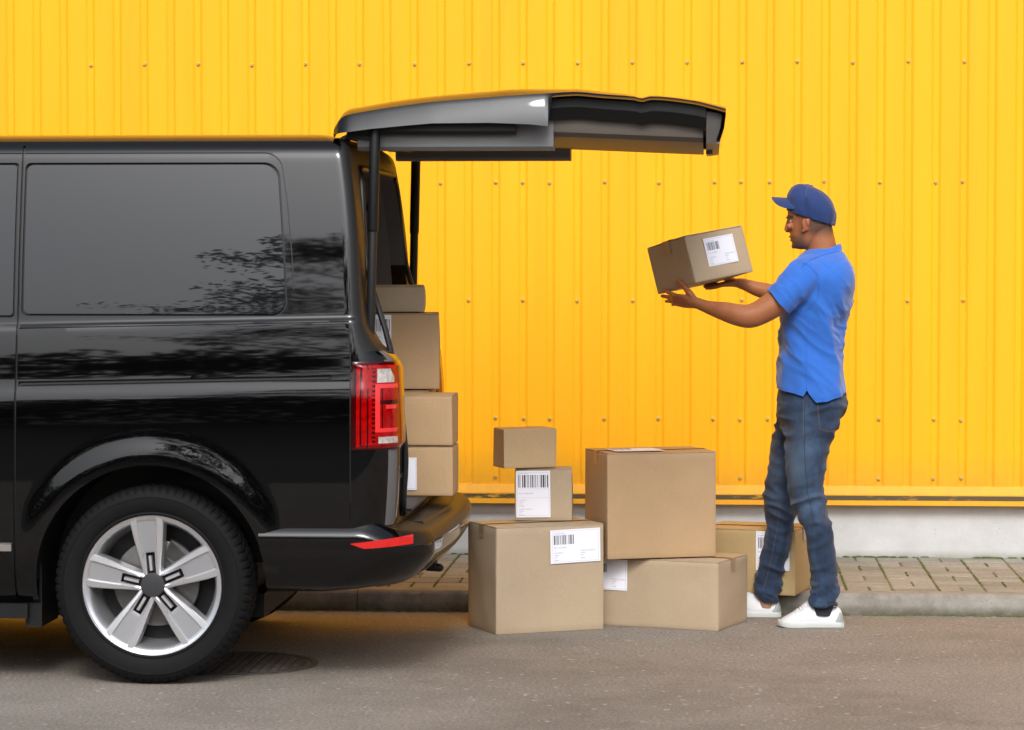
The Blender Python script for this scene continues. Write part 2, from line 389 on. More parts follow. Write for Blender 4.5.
profile_x('plinth', [(0, -.1), (0, .344), (.3, .344), (.3, -.1)], plinth_m, wall, smooth=False)
profile_x('backing', [(.0, .345), (.0, ZT), (.3, ZT), (.3, .345)], mat('backing_steel', (.3, .3, .3), .6), wall, smooth=False)
screw_m = mat('screw_head', (.46, .33, .09), .5, metal=.1)
sp = []
def screw_row(z, off, extra):
    out = []
    for k in range(-2, 42):
        px = off+k*54.12
        if -20 < px < 1044: out.append((wx(px), z))
    for px in extra: out.append((wx(px), z))
    return out
ext = (97, 314, 530, 745, 962)
for z, off, e in ((2.455, 43, ()), (1.885, 15.3, ext), (1.318, 43, ()), (.750, 15.3, ext), (.468, 15.3, ext)):
    for p in screw_row(z, off, [q for q in e if abs(((q-off) % 54.12)) > 6 and abs(((q-off) % 54.12)-54.12) > 6]): sp.append(p)
def screw_mesh():
    rings = []
    for r, d in ((.0090, 0), (.0090, .0025), (.0074, .003), (.0075, .0035), (.0070, .0075), (.0055, .0090)):
        rings.append([(r*math.cos(2*math.pi*k/12), -d, r*math.sin(2*math.pi*k/12)) for k in range(12)])
    return build('screw', *loft(rings), screw_m, wall, angle=30)
s0 = screw_mesh(); first = True
sp.sort(key=lambda p: abs(p[0]+.9))
for i, (x, z) in enumerate(sp[:100]):
    s = s0 if i == 0 else s0.copy()
    if i: COL.objects.link(s); s.parent = wall
    s.location = (x+random.uniform(-.003, .003), -.0258, z+random.uniform(-.004, .004)); s.rotation_euler.y = random.uniform(0, 1)

# manhole cover beside the rear wheel
iron = mat('cast_iron', (.085, .072, .060), .6, metal=.3, var=.3, vscale=30, bump=.5, bscale=60)
mc = at(236, 664, Z=0)
def manhole():
    mb = MB(); c = mc; n = 64
    def ring(r0, r1, z): return [(c.x+r*math.cos(2*math.pi*k/n), c.y+r*math.sin(2*math.pi*k/n), z) for r in (r0, r1) for k in range(n)]
    for r0, r1, z in ((.285, .31, .0045), (.0, .27, .0045)):
        V, Fc = loft([[(c.x+r*math.cos(2*math.pi*k/n), c.y+r*math.sin(2*math.pi*k/n), zz) for k in range(n)] for r, zz in ((r1, -.004), (r1, z), (max(r0, .002), z), (max(r0, .002), -.004))], cap=False)
        mb.add(V, Fc)
    for i in range(-7, 8):
        for j in range(-7, 8):
            x = i*.034; y = j*.034
            if math.hypot(x, y) < .25: mb.box(c.x+x-.011, c.x+x+.011, c.y+y-.011, c.y+y+.011, .003, .008)
    return mb.make('manhole_cover', iron, origin=(c.x, c.y, 0))
meta(manhole(), 'round cast iron manhole cover in the road behind the rear wheel', 'manhole cover')

# ================================================================ VAN
w0 = at(152, 685, Z=0); VX = w0.x; VY = w0.y+.925
van = meta(empty('delivery_van', (VX, VY, 0)), 'black glossy delivery van with its rear tailgate raised, parked at the kerb', 'van')
def vl(px, py, y):     # picture point at a given distance across the van -> van-local x, z
    p = at(px, py, Y=VY+y); return p.x-VX, p.z
W = pchip([.29, .33, .40, .50, .65, .80, .95, 1.02, 1.06, 1.095, 1.121, 1.20, 1.30, 1.309, 1.325]+[1.335+.045*k for k in range(13)]+[1.902, 1.918, 1.935, 1.952, 1.966, 1.977, 1.985, 1.989],
          [.885, .912, .932, .943, .950, .952, .9515, .950, .947, .939, .935, .929, .918, .916, .905]+[.903-.11*.045*k-.095*(.045*k)**2 for k in range(13)]+[.8095, .803, .791, .772, .746, .705, .64, .56])
XR = pchip([.29, .50, .85, 1.16, 1.23, 1.31, 1.42, 1.60, 1.90, 1.935, 1.96, 1.98, 1.989], [.83, .865, .885, .870, .80, .762, .750, .738, .700, .690, .665, .62, .56])
RC = pchip([.29, 1.16, 1.23, 1.31, 1.50, 1.94, 1.989], [.16, .15, .08, .05, .042, .04, .05])
XF = pchip([.29, .5, .8, .95, 1.05, 1.12, 1.20, 1.85, 1.95, 1.989], [-3.80, -3.88, -3.86, -3.80, -3.65, -3.35, -3.1, -2.25, -1.98, -1.7])
AZ = .38; AR = .415; AXL = (0., -3.0)
def zshift(x, z): return z-.022*(x-.7)*smooth01(.85, 1.0, z)*max(0., min(1., (1.92-z)/.60))
def side(x, z):
    f = 0
    for ax in AXL:
        r = math.hypot(x-ax, z-AZ); f = max(f, .0135*(1-smooth01(.438, .53, r)))
    return W(zshift(x, z))+f*smooth01(.28, .33, z)
def ring(z):
    xr, rc, xf = XR(z), RC(z), XF(z); rf = .35; pts = []
    w = W(z); ns = 130
    ts = [t*.62/44 for t in range(44)]+[.62+.38*k/(ns-44) for k in range(ns-44+1)]
    xs = [xf+rf+(xr-rc-xf-rf)*t for t in ts]
    near = [(x, -side(x, z)) for x in xs]
    wr = side(xr-rc, z); ry = rc*.95
    arc = [(xr-rc+rc*math.sin(a), -(wr-ry+ry*math.cos(a))) for a in [math.pi/2*k/12 for k in range(1, 12)]]
    nr = 14; yr = wr-ry
    rear = [(xr+.012*(1-(y/yr)**2), y) for y in [-yr+2*yr*k/nr for k in range(nr+1)]]
    front_arc = [(xf+rf-rf*math.sin(a), -(wr2)) for a, wr2 in []]
    wf = side(xf+rf, z)
    fa = [(xf+rf-rf*math.sin(a), wf-rf+rf*math.cos(a)) for a in [math.pi/2*k/8 for k in range(1, 8)]]
    fr = [(xf-.10*(1-(y/(wf-rf))**2), y) for y in [(wf-rf)-2*(wf-rf)*k/12 for k in range(13)]]
    fb = [(x, -y) for x, y in fa[::-1]]
    far = [(x, -y) for x, y in near]
    return [(x, y, z) for x, y in near+arc+rear+[(x, -y) for x, y in arc[::-1]]+far[::-1]+fa+fr+fb]
zs = sorted(set([round(.29+k*.016, 4) for k in range(106)]+[1.09, 1.095, 1.10, 1.296, 1.302, 1.308, 1.314, 1.32, 1.326, 1.332, 1.34, 1.93, 1.938, 1.946, 1.952, 1.959, 1.966, 1.972, 1.977, 1.981, 1.985, 1.989]))
zs = [z for z in zs if z <= 1.989]
V, Fc = loft([ring(z) for z in zs])
body_me = bpy.data.meshes.new('b'); body_me.from_pydata(V, [], Fc); fixn(body_me)
def on_side(x, z, off, sgn=-1): return (x, sgn*(side(x, z)+off), z)
def groove(path, g=.006, depth=.010, sgn=-1):
    P = [Vector((p[0], 0, p[1])) for p in path]; rings = []
    for i, p in enumerate(P):
        t = (P[min(i+1, len(P)-1)]-P[max(i-1, 0)]).normalized(); n_ = Vector((-t.z, 0, t.x))*g/2
        a, b_ = p+n_, p-n_
        rings.append([on_side(a.x, a.z, .03, sgn), on_side(b_.x, b_.z, .03, sgn), on_side(b_.x, b_.z, -depth, sgn), on_side(a.x, a.z, -depth, sgn)])
    return loft(rings)
def dense(P, step=.03):
    out = []
    for a, b_ in zip(P[:-1], P[1:]):
        n = max(1, int(math.hypot(b_[0]-a[0], b_[1]-a[1])/step))
        out += [(a[0]+(b_[0]-a[0])*k/n, a[1]+(b_[1]-a[1])*k/n) for k in range(n)]
    return out+[P[-1]]
def arc2(c, r, a0, a1, n=8): return [(c[0]+r*math.cos(R(a0+(a1-a0)*k/n)), c[1]+r*math.sin(R(a0+(a1-a0)*k/n))) for k in range(n+1)]
# rounded window outlines: rows of (z, xmin, xmax)
def win_rows(z0, z1, xl, xr, rl, rr, n=26):
    rows = []
    for k in range(n+1):
        s_ = k/n; z = z0+(z1-z0)*(.5-.5*math.cos(math.pi*s_)); d = min(z-z0, z1-z)
        ins = lambda r: r-math.sqrt(max(0, r*r-(r-min(d, r))**2))
        rows.append((z, xl(z)+ins(rl), xr(z)-ins(rr)))
    return rows
def win_patch(rows, off, nx=20, sgn=-1, grow=0.):
    return [[on_side(a-grow+(b_-a+2*grow)*i/nx, z, off, sgn) for i in range(nx+1)] for z, a, b_ in rows]
def slab(G0, G1):
    """closed slab between two grids"""
    nr, nc = len(G0), len(G0[0]); V = [p for r in G0 for p in r]+[p for r in G1 for p in r]; o = nr*nc; Fc = []
    for i in range(nr-1):
        for j in range(nc-1):
            a = i*nc+j; Fc.append((a, a+1, a+nc+1, a+nc)); Fc.append((o+a, o+a+nc, o+a+nc+1, o+a+1))
    for i in range(nr-1):
        for j in (0, nc-1): a = i*nc+j; Fc.append((a, a+nc, o+a+nc, o+a))
    for j in range(nc-1):
        for i in (0, nr-1): a = i*nc+j; Fc.append((a, a+1, o+a+1, o+a))
    return V, Fc
qwin = win_rows(1.326, 1.878, lambda z: -.474, lambda z: .493-.085*max(0, z-1.33)**1.2, .02, .055)
fwin = win_rows(1.32, 1.878, lambda z: -1.75+ (0 if z < 1.35 else (z-1.35)*.55), lambda z: -.497, .03, .012)
def ring_path():
    return dense([(-1.9, 1.912), (.39, 1.912)]+arc2((.395, 1.842), .07, 88, 12)+[(.486, 1.72), (.503, 1.56), (.513, 1.42)])
cut = []
for sg in (-1, 1):
    cut.append(slab(win_patch(qwin, .05, sgn=sg), win_patch(qwin, -.016, sgn=sg)))
    cut.append(slab(win_patch(fwin, .05, sgn=sg), win_patch(fwin, -.016, sgn=sg)))
    cut.append(groove(ring_path(), .004, .005, sg))
    cut.append(groove(dense([(-.484, 1.94), (-.484, 1.30), (-.494, .30)]), .008, .016, sg))
    zz = lambda x: 1.109+.0225*(x-.7)
    cut.append(groove([(x, zz(x)) for x in np.linspace(-.478, .655, 60)], .019, .016, sg))
    cut.append(groove([(x, 1.307+.0225*(x-.7)) for x in np.linspace(-.478, .715, 60)], .0045, .006, sg))
    cut.append(groove(dense([(.716, 1.30), (.722, 1.10), (.722, .60)]), .005, .010, sg))
for ax in AXL:
    for sg in (-1, 1):
        circ = [(ax+AR*math.cos(2*math.pi*k/72), AZ+AR*math.sin(2*math.pi*k/72)) for k in range(72)]
        cut.append(prism(circ, 'y', sg*.60, sg*1.2))
        cut.append(prism([(ax-AR, .1), (ax+AR, .1), (ax+AR, AZ), (ax-AR, AZ)], 'y', sg*.601, sg*1.21))
cut.append(prism([(.30, .1), (1.2, .1), (1.2, .41), (.30, .41)], 'y', -1.3, 1.3))
# load space and rear opening
cav = [(.572, .59), (.572, .84), (.79, .84), (.80, 1.25), (.72, 1.72), (.66, 1.84), (.55, 1.88)]
cav = cav+[(-y, z) for y, z in cav[::-1]]
cut.append(prism(cav, 'x', -1.7, .60))
opn = [(.64, .60), (.68, .66), (.70, .86), (.70, 1.20), (.66, 1.5), (.60, 1.78), (.55, 1.845), (.48, 1.865)]
opn = opn+[(-y, z) for y, z in opn[::-1]]
cut.append(prism(opn, 'x', .40, 1.4))
# chamfer round the opening (door shut)
opb = [(y*1.07 if abs(y) > .1 else y, .60 if z == .60 else z+.03) for y, z in opn]
me = boolean(body_me, cut)
# materials by place: paint outside, grey liner within, dark in the arches
for m_ in (paint, liner, rubber, plastic, satin): me.materials.append(m_)
cavset = []
for p in me.polygons:
    c = p.center; n_ = p.normal; i = 0
    ay = abs(c.y)
    if c.z < .295: i = 3
    elif any(math.hypot(c.x-ax, c.z-AZ) < AR+.002 for ax in AXL) and (ay < .93): i = 3
    elif ay < side(min(c.x, XR(c.z)-RC(c.z)), c.z)-.06 and -1.71 < c.x < XR(c.z)-.006 and .58 < c.z < 1.90: i = 1
    elif c.x > XR(c.z)-RC(c.z)*.7 and n_.x > .35 and c.z > 1.20 and c.z < 1.975: i = 4
    elif c.x > XR(c.z)-.03 and n_.x > .6 and ay < .74 and c.z > .58: i = 2
    else:
        yy = side(min(c.x, XR(c.z)-RC(c.z)), c.z)
        if c.x < XR(c.z)-RC(c.z) and .004 < yy-ay < .03 and abs(n_.y) > .8 and c.z > .3 and c.z < 1.93: i = 2
    p.material_index = i
body = link('body', me, van, True, 28)
# glazing
def glaze(name, rows, sg):
    r2 = [(z, a+.008, b_-.008) for z, a, b_ in rows]; r2 = [(rows[0][0]+.008+(z-rows[0][0])*(1-.016/(rows[-1][0]-rows[0][0])), a, b_) for z, a, b_ in r2]
    return build(name, *slab(win_patch(r2, -.003, 24, sg), win_patch(r2, -.009, 24, sg)), glassd, van, angle=40)
for sg in (-1, 1): glaze('side_window', qwin, sg); glaze('door_window', fwin, sg)
# windscreen
def windscreen():
    G = []
    for k in range(13):
        z = 1.25+.58*k/12; G.append([(XF(z)-.10*(1-(y/.53)**2)-.004, y*1.0, z) for y in np.linspace(-.5, .5, 21)])
    G1 = [[(x+.008, y, z) for x, y, z in r] for r in G]
    return build('windscreen', *slab(G, G1), glassd, van)
windscreen()
# sill and side strip ahead of the rear wheel
mb = MB()
for sg in (-1, 1):
    a, b_ = sorted((sg*.70, sg*.915)); mb.box(-2.55, -.455, a, b_, .235, .288)
mb.box(-3.4, .35, -.55, .55, .20, .288); mb.box(.45, .72, -.45, .45, .38, .405)
mb.make('underbody', plastic, van)
st = groove([(x, .492+.0*(x)) for x in np.linspace(-2.4, -.502, 30)], .036, .001)
def strip(path, h, off0, off1, sg):
    rings = []
    for x, z in path: rings.append([on_side(x, z+h/2, off0, sg), on_side(x, z+h/2-.006, off1, sg), on_side(x, z-h/2+.006, off1, sg), on_side(x, z-h/2, off0, sg)])
    return loft(rings)
for sg in (-1, 1):
    build('chrome_strip', *strip([(x, .494) for x in np.linspace(-2.4, -.503, 30)], .036, -.001, .010, sg), chrome, van)
    build('door_rail', *strip([(x, zz(x)-.001) for x in np.linspace(-.47, .65, 50)], .006, -.0155, -.009, sg), satin, van)
# mud flap / arch liner piece ahead of the rear wheel
for sg in (-1, 1):
    mb = MB(); a, b_ = sorted((sg*.62, sg*.88)); mb.box(-.47, -.41, a, b_, .20, .62); mb.make('arch_liner', plastic, van)
# bumper
BX = pchip([.335, .36, .40, .46, .50, .545, .575, .590, .599, .604], [.80, .895, .955, .998, 1.010, 1.010, 1.002, .992, .978, .955])
BW = pchip([.335, .36, .42, .50, .54, .555, .575, .590, .604], [.865, .915, .945, .962, .964, .958, .944, .934, .925])
def bring(z):
    xr, w = BX(z), BW(z); rc = .24; ry = .20; xf = .30
    near = [(x, -(w+max(0, .018*(1-smooth01(.0, .12, x-.40))*0))) for x in np.linspace(xf, xr-rc, 24)]
    arc = [(xr-rc+rc*math.sin(a), -(w-ry+ry*math.cos(a))) for a in [math.pi/2*k/16 for k in range(1, 16)]]
    yr = w-ry; rear = [(xr+.038*(1-(y/yr)**2), y) for y in np.linspace(-yr, yr, 25)]
    P = near+arc+rear+[(x, -y) for x, y in arc[::-1]]+[(x, -y) for x, y in near[::-1]]
    return [(x, y, z-.045*smooth01(.74, .93, x)*smooth01(.40, .60, z)) for x, y in P]
bz = [.335+.27*k/44 for k in range(45)]; bz[-1] = .604
V, Fc = loft([bring(z) for z in bz]); bme = bpy.data.meshes.new('b'); bme.from_pydata(V, [], Fc); fixn(bme)
circ = [(AR*1.0*math.cos(2*math.pi*k/96), AZ+AR*math.sin(2*math.pi*k/96)) for k in range(96)]
bme = boolean(bme, [prism(circ, 'y', -1.2, 1.2), prism([(.2, .2), (.406, .2), (.388, .7), (.2, .7)], 'y', -1.21, 1.21),
    prism([(.45, .30), (.80, .30), (.80, .61), (.45, .61)], 'y', -.86, .86)])
bme.materials.append(paint); bme.materials.append(plastic)
for p_ in bme.polygons:
    if p_.center.x > .885 and p_.normal.z > .30 and p_.center.z > .50: p_.material_index = 1
bumper = link('bumper', bme, van, True, 30)
# step pad on the bumper and dark lower lip
build('step_pad', *loft([[(.89, -.66, .5605), (.955, -.64, .5605), (.995, 0, .5605), (.955, .64, .5605), (.89, .66, .5605)], [(.89, -.65, .570), (.95, -.63, .570), (.988, 0, .570), (.95, .63, .570), (.89, .65, .570)]]), plastic, van, smooth=False)
# reflector wrapping the bumper corner
def bp_pt(s_, z, off, sg):
    xr, w = BX(z), BW(z); rc = .24; ry = .20
    xs_ = xr-rc; L1 = xs_-.30
    if s_ < L1: return (.30+s_, sg*(w+off), z)
    a = min(math.pi/2, (s_-L1)/.25); x = xs_+(rc+off)*math.sin(a); return (x, sg*(w-ry+(ry+off)*math.cos(a)), z)
for sg in (-1, 1):
    G = []; n = 26
    for k in range(8):
        t = k/7; row = []
        for i in range(n+1):
            s_ = .425+.240*i/n; zlo = .497+.018*(i/n)+max(0, .02*(1-i/n*5)); zhi = .519+.030*(i/n); row.append(bp_pt(s_, zlo+(zhi-zlo)*t, .006, sg))
        G.append(row)
    G1 = [[(x, y-sg*.006, z) for x, y, z in r] for r in G]
    build('reflector', *slab(G, G1), mat('reflector_red', (.55, .012, .010), .18, var=.08, vscale=60, coat=.4), bumper)
# towing eye bracket below the bumper
mb = MB(); mb.box(.82, .94, -.05, .05, .335, .352); mb.add(*tube([(.91, -.03, .335, .016), (.955, -.03, .332, .016)], sub=1)); mb.make('tow_bracket', plastic, van)
build('exhaust', *tube([(.35, .3, .27, .028), (.60, .3, .27, .028), (.84, .32, .29, .026)], sub=4, dome=False), steel, van)
# tail lights
def corner(s_, z, off, sg):
    xr, rc = XR(z), RC(z); xs_ = xr-rc; wr = side(xs_, z); ry = rc*.95; L1 = xs_-.60; la = rc*1.50
    if s_ < L1: return (.60+s_, sg*(side(.6+s_, z)+off), z)
    a = (s_-L1)/la*math.pi/2
    if a <= math.pi/2: return (xs_+(rc+off)*math.sin(a), sg*(wr-ry+(ry+off)*math.cos(a)), z)
    return (xr+off, sg*(wr-ry-(a-math.pi/2)*.16), z)
def lamp_cell(u, v):
    """u across (0 near side edge .. 1 rear edge) as seen from the side, v up"""
    if v > .965 or v < .02: return 1
    if u > .93 - .25*max(0, v-.75)**1.0: return 3  # rear edge: painted reflection of the wall
    if .52 < u < .86 and .765 < v < .915 and u < .90-(v-.765)*.8: return 4
    if .56 < u < .93 and .075 < v < .145: return 4
    if .50 < u < .60 and .22 < v < .74: return 2
    if .50 < u < .92 and (.70 < v < .745 or .20 < v < .245): return 2
    if .70 < u < .90 and .46 < v < .51: return 2
    if .60 < u < .93 and .245 < v < .70: return 1 if .62 < u < .66 or .52 < v < .56 else 0
    if u < .11 or .20 < u < .215: return 1
    if .42 < u < .50: return 1 if .05 < v < .93 and int(v*38) % 2 else 0
    if .32 < u < .35: return 1
    return 0
for sg in (-1, 1):
    nu, nv = 60, 110; G = []; mi = []
    U = []
    for i in range(nv+1):
        z = .852+.313*i/nv; row = []
        top = smooth01(.9, 1., i/nv)
        for j in range(nu+1):
            s_ = .126+(.335-.03*top)*j/nu; e = min(j, nu-j, i, nv-i); off = .004+.010*smooth01(0, 7, e)
            row.append(corner(s_, z, off, sg))
        G.append(row)
    V, Fc = slab(G, [[(x-.012 if j > 40 else x, y-sg*.02, z) for j, (x, y, z) in enumerate(r)] for r in G])
    x0 = min(p[0] for p in G[50]); x1 = max(p[0] for p in G[50])
    for f in Fc:
        if max(f) < (nu+1)*(nv+1):
            c = sum((Vector(V[k]) for k in f), Vector())/4; mi.append(lamp_cell((c.x-x0)/(x1-x0), (c.z-.852)/.313))
        else: mi.append(1)
    build('tail_light', V, Fc, [red1, red2, red3, orange, clear], van, mi=mi)
# wheels
def lathe(prof, n=120, mod=None):
    rings = []
    for k in range(n):
        a = 2*math.pi*k/n; rings.append([(-(r+(mod(r, y, k) if mod else 0))*math.sin(a), y, (r+(mod(r, y, k) if mod else 0))*math.cos(a)) for r, y in prof])
    m_ = len(prof); V = [p for r in rings for p in r]; Fc = []
    for k in range(n):
        for j in range(m_-1):
            a = k*m_+j; b_ = ((k+1) % n)*m_+j; Fc.append((a, b_, b_+1, a+1))
    return V, Fc
def make_wheel():
    hub = empty('wheel', (0, 0, 0)); hub.parent = van
    # tyre: y is across, outer face at -.115
    prof = [(.238, -.095), (.243, -.103), (.249, -.106), (.255, -.104), (.262, -.109), (.275, -.1135), (.292, -.1165), (.305, -.1165), (.307, -.118), (.309, -.1165), (.320, -.113), (.330, -.106), (.337, -.098), (.341, -.088), (.3435, -.075),
            (.344, -.060), (.337, -.0585), (.337, -.051), (.3445, -.0495), (.345, -.022), (.337, -.0205), (.337, -.012), (.345, -.010), (.345, .010), (.337, .012), (.337, .0205), (.345, .022), (.3445, .0495), (.337, .051), (.337, .0585), (.344, .060), (.3435, .075), (.341, .088), (.330, .106), (.30, .1165), (.25, .106), (.238, .095)]
    def mod(r, y, k):
        if .327 < r and abs(y) > .06 and k % 4 in (0,): return -.0055
        if r > .343 and .01 < abs(y) < .05 and k % 4 == 2: return -.004
        return 0
    build('tyre', *lathe(prof, 288, mod), tyre_m, hub, angle=25)
    rim = build('rim', *lathe([(.236, -.093), (.241, -.1015), (.2445, -.1025), (.2435, -.098), (.236, -.0965), (.228, -.093), (.221, -.083), (.215, -.06), (.205, -.01), (.20, .06), (.21, .10), (.238, .10)], 96), silver, hub)
    build('back_plate', *lathe([(.02, .03), (.204, .03), (.204, .04), (.02, .04)], 48), plastic, rim)
    build('brake_disc', *lathe([(.06, -.02), (.145, -.02), (.15, -.018), (.15, .0), (.06, .0), (.06, -.02)], 64), steel, rim)
    V, Fc = loft([[(.12*math.cos(a)*q+.0, -.045+dy, .12*math.sin(a)*q) for a in [R(20+50*k/8) for k in range(9)]] for q, dy in ((.85, .03), (.85, 0), (1.35, 0), (1.35, .03))])
    build('caliper', V, Fc, steel, rim)
    # five broad spokes
    mb = MB()
    for s_ in range(5):
        a0 = R(5+72*s_); ca, sa = math.cos(a0), math.sin(a0)
        def P(r, t, y): return (r*(-sa)+t*ca, y, r*ca+t*sa)
        rings = []
        for k in range(25):
            r = .028+(.232-.028)*k/24; hw = .030+.028*smooth01(.03, .24, r)**.8; f = (r-.028)/.204
            yf = -.083-.012*f+.016*smooth01(.85, 1, f)*0
            rd = .0125; pw = hw*.52; dip = .007*smooth01(.03, .10, r)
            slot = .016*(smooth01(.030, .034, r)-smooth01(.108, .114, r)); sw = .0150
            rings.append([P(r, -hw-.004, yf+.045), P(r, -hw, yf+.004), P(r, -hw+.003, yf), P(r, -pw-.005, yf-.0015), P(r, -pw, yf+dip), P(r, -sw-.0008, yf+dip), P(r, -sw, yf+dip+slot), P(r, sw, yf+dip+slot), P(r, sw+.0008, yf+dip),
                          P(r, pw, yf+dip), P(r, pw+.005, yf-.0015), P(r, hw-.003, yf), P(r, hw, yf+.004), P(r, hw+.004, yf+.045)])
        V, Fc = loft(rings); mi = []
        for f in Fc:
            if len(f) > 4: mi.append(0); continue
            j = min(i % 14 for i in f) if not (0 in [i % 14 for i in f] and 13 in [i % 14 for i in f]) else 13
            k = min(f)//14; r_ = .028+.204*k/24
            mi.append(2 if (j == 6 and .030 < r_ < .110) else (1 if 4 <= j <= 8 else 0))
        mb.add(V, Fc, mi)
    for s_ in range(5):       # slim bright tongues inside the slots
        a0 = R(5+72*s_); ca, sa = math.cos(a0), math.sin(a0)
        def P(r, t, y): return (r*(-sa)+t*ca, y, r*ca+t*sa)
        mb.add(*loft([[P(r, -.0065, -.074), P(r, -.0045, -.0900), P(r, .0045, -.0900), P(r, .0065, -.074)] for r in (.050, .102)]))
    mb.make('spokes', [silver, silver_d, plastic], rim, angle=25)
    build('hub_cap', *loft([[(r*math.sin(2*math.pi*k/40), y, r*math.cos(2*math.pi*k/40)) for k in range(40)] for r, y in ((.042, -.06), (.042, -.0905), (.040, -.0925), (.034, -.0935), (.002, -.0935))]), mat('hub_grey', (.03, .03, .032), .4), rim)
    return hub
wh = make_wheel(); wh.location = (0, -.812, .3585); wh.scale = (1.04,)*3
def copy_tree(o, parent=None):
    c = o.copy(); COL.objects.link(c); c.parent = parent
    for ch in list(o.children): copy_tree(ch, c)
    return c
for ax, y, rz in ((0, .812, math.pi), (-3.0, -.812, 0), (-3.0, .812, math.pi)):
    c = copy_tree(wh, van); c.location = (ax, y, .3585); c.rotation_euler = (0, 0, rz)
# axle and spring stuff under the floor
build('axle', *tube([(0, -.7, .33, .04), (0, 0, .30, .045), (0, .7, .33, .04)], sub=3), plastic, van)

# interior: load floor, sill plate, trim of the pillars, far window trim
mb = MB(); mb.box(-1.69, .60, -.568, .568, .591, .600); mb.make('load_floor', mat('load_floor', (.06, .06, .06), .6, var=.2, vscale=20), van)
mb = MB(); mb.box(.60, .905, -.60, .60, .6035, .612); mb.make('sill_plate', plastic, van)
mb = MB(); mb.box(-1.66, -1.62, -.70, .70, .60, 1.80); mb.make('bulkhead', liner, van)
# rubber seal round the opening
def seal(sgn_list=(1,)):
    P = []
    for y, z in opn: P.append((XR(z)+.008, y*1.02, z))
    P = [(p[0], p[1], p[2], .011) for p in P]
    return tube(P[:], 10, 4, dome=True, side=(1, 0, 0))
build('door_seal', *seal(), rubber, van)
# pillar cappings visible through the opening (grey inner trim on the far and near D pillars)
for sg in (-1, 1):
    G = []
    for z in np.linspace(.95, 1.84, 16):
        yi = float(np.interp(z, [.6, .86, 1.2, 1.5, 1.78, 1.85], [.64, .70, .70, .66, .60, .54])); xr = XR(z)
        G.append([(xr-.035-.02, sg*(yi-.004), z), (xr-.20, sg*(yi+.004), z), (xr-.30, sg*(yi+.02), z), (xr-.50, sg*(yi+.03), z)])
    build('pillar_trim', *slab(G, [[(x, y+sg*.012, z) for x, y, z in r] for r in G]), mat('pillar_trim', (.16, .155, .15), .65, bump=.2, bscale=400), van)
    # small black latch/hook on the trim
    mb = MB(); mb.box(.60, .64, *sorted((sg*.585, sg*.605)), 1.72, 1.745); mb.make('coat_hook', rubber, van)

# tailgate, raised
gate = empty('tailgate', (0, 0, 0)); gate.parent = van
ye = .765
def P2(px, py, y): x, z = vl(px, py, y); return x, z
top_pts = [(333, 131), (337, 124), (342, 118), (372, 111.5), (409, 106), (433, 103), (490, 98.5), (551, 94), (575, 92.5), (602, 94.6), (635, 97), (642, 98.8), (651, 96.5), (692, 100.5), (715, 106), (726, 109)]
T = [P2(px, py, -ye) for px, py in top_pts]
bot_pts = [(331, 135.5), (342, 133), (372, 129), (409, 125.5), (433, 123.5), (490, 123), (530, 124.5), (549, 126.5)]
Bt = [P2(px, py, -ye) for px, py in bot_pts]
cen_pts = [(337, 122), (343, 113), (350, 108), (362, 106), (400, 99.5), (433, 95.5), (490, 90.5), (515, 88.5), (575, 88.8), (602, 91.5), (632, 95), (640, 97.5), (650, 95.5), (692, 99.5), (715, 104), (727, 107)]
Cn = [P2(px, py-1.2, -.62) for px, py in cen_pts]
fT = pchip(*zip(*T)); fB = lin(*zip(*Bt)); fC = pchip([c[0] for c in Cn], [c[1] for c in Cn])
gx0, gx1 = T[0][0], T[-1][0]; xw = vl(550, 110, -ye)[0]     # end of the glazed half
def zc(x): return max(fC(x), fT(x)+.004)
def skin():
    G = []; Gi = []
    n = 100
    for k in range(n+1):
        x = gx0+(gx1-gx0)*k/n; zt, zcn = fT(x), zc(x); fl = fB(x) if x <= xw else zt-.012
        row = []; ri = []
        hw = ye-.02*smooth01(xw, gx1, x)-.012*smooth01(gx0+.05, gx0, x)
        ys = [-1]+[-.997]+list(np.linspace(-.985, .985, 41))+[.997, 1]
        for j, s_ in enumerate(ys):
            if abs(s_) == 1: row.append((x, s_*(hw+.017), fl)); ri.append((x, s_*(hw-.002), fl+.001)); continue
            if abs(s_) == .997: row.append((x, s_*(hw+.001), zt-.012 if x <= xw else zt-.006)); ri.append((x, s_*(hw-.016), min(zt-.026, fl+.03) if x <= xw else zt-.018)); continue
            u = abs(s_); z = zt+(zcn-zt)*(1-u**9.)
            row.append((x, s_*hw, z)); ri.append((x, s_*(hw-.018), z-.022))
        G.append(row); Gi.append(ri)
    return slab(G, Gi)
V, Fc = skin(); build('outer_skin', V, Fc, paint, gate, angle=24)
# tail edge lip of the skin (the lower edge when the door is shut)
xe = gx1
def lip():
    G = []; G1 = []
    for y in np.linspace(-.745, .745, 30):
        zt = fT(xe)+(zc(xe)-fT(xe))*(1-abs(y/.745)**4); dp = .125*(1-smooth01(.70, .745, abs(y))*.12)
        G.append([(xe-.022, y, zt-.004), (xe-.004, y, zt-.004), (xe, y, zt-.02), (xe-.006, y, zt-dp*.6), (xe-.020, y, zt-dp)])
        G1.append([(xe-.024, y, zt-.012), (xe-.018, y, zt-.016), (xe-.014, y, zt-.026), (xe-.02, y, zt-dp*.6), (xe-.034, y, zt-dp)])
    return slab(G, G1)
build('lower_lip', *lip(), paint, gate)
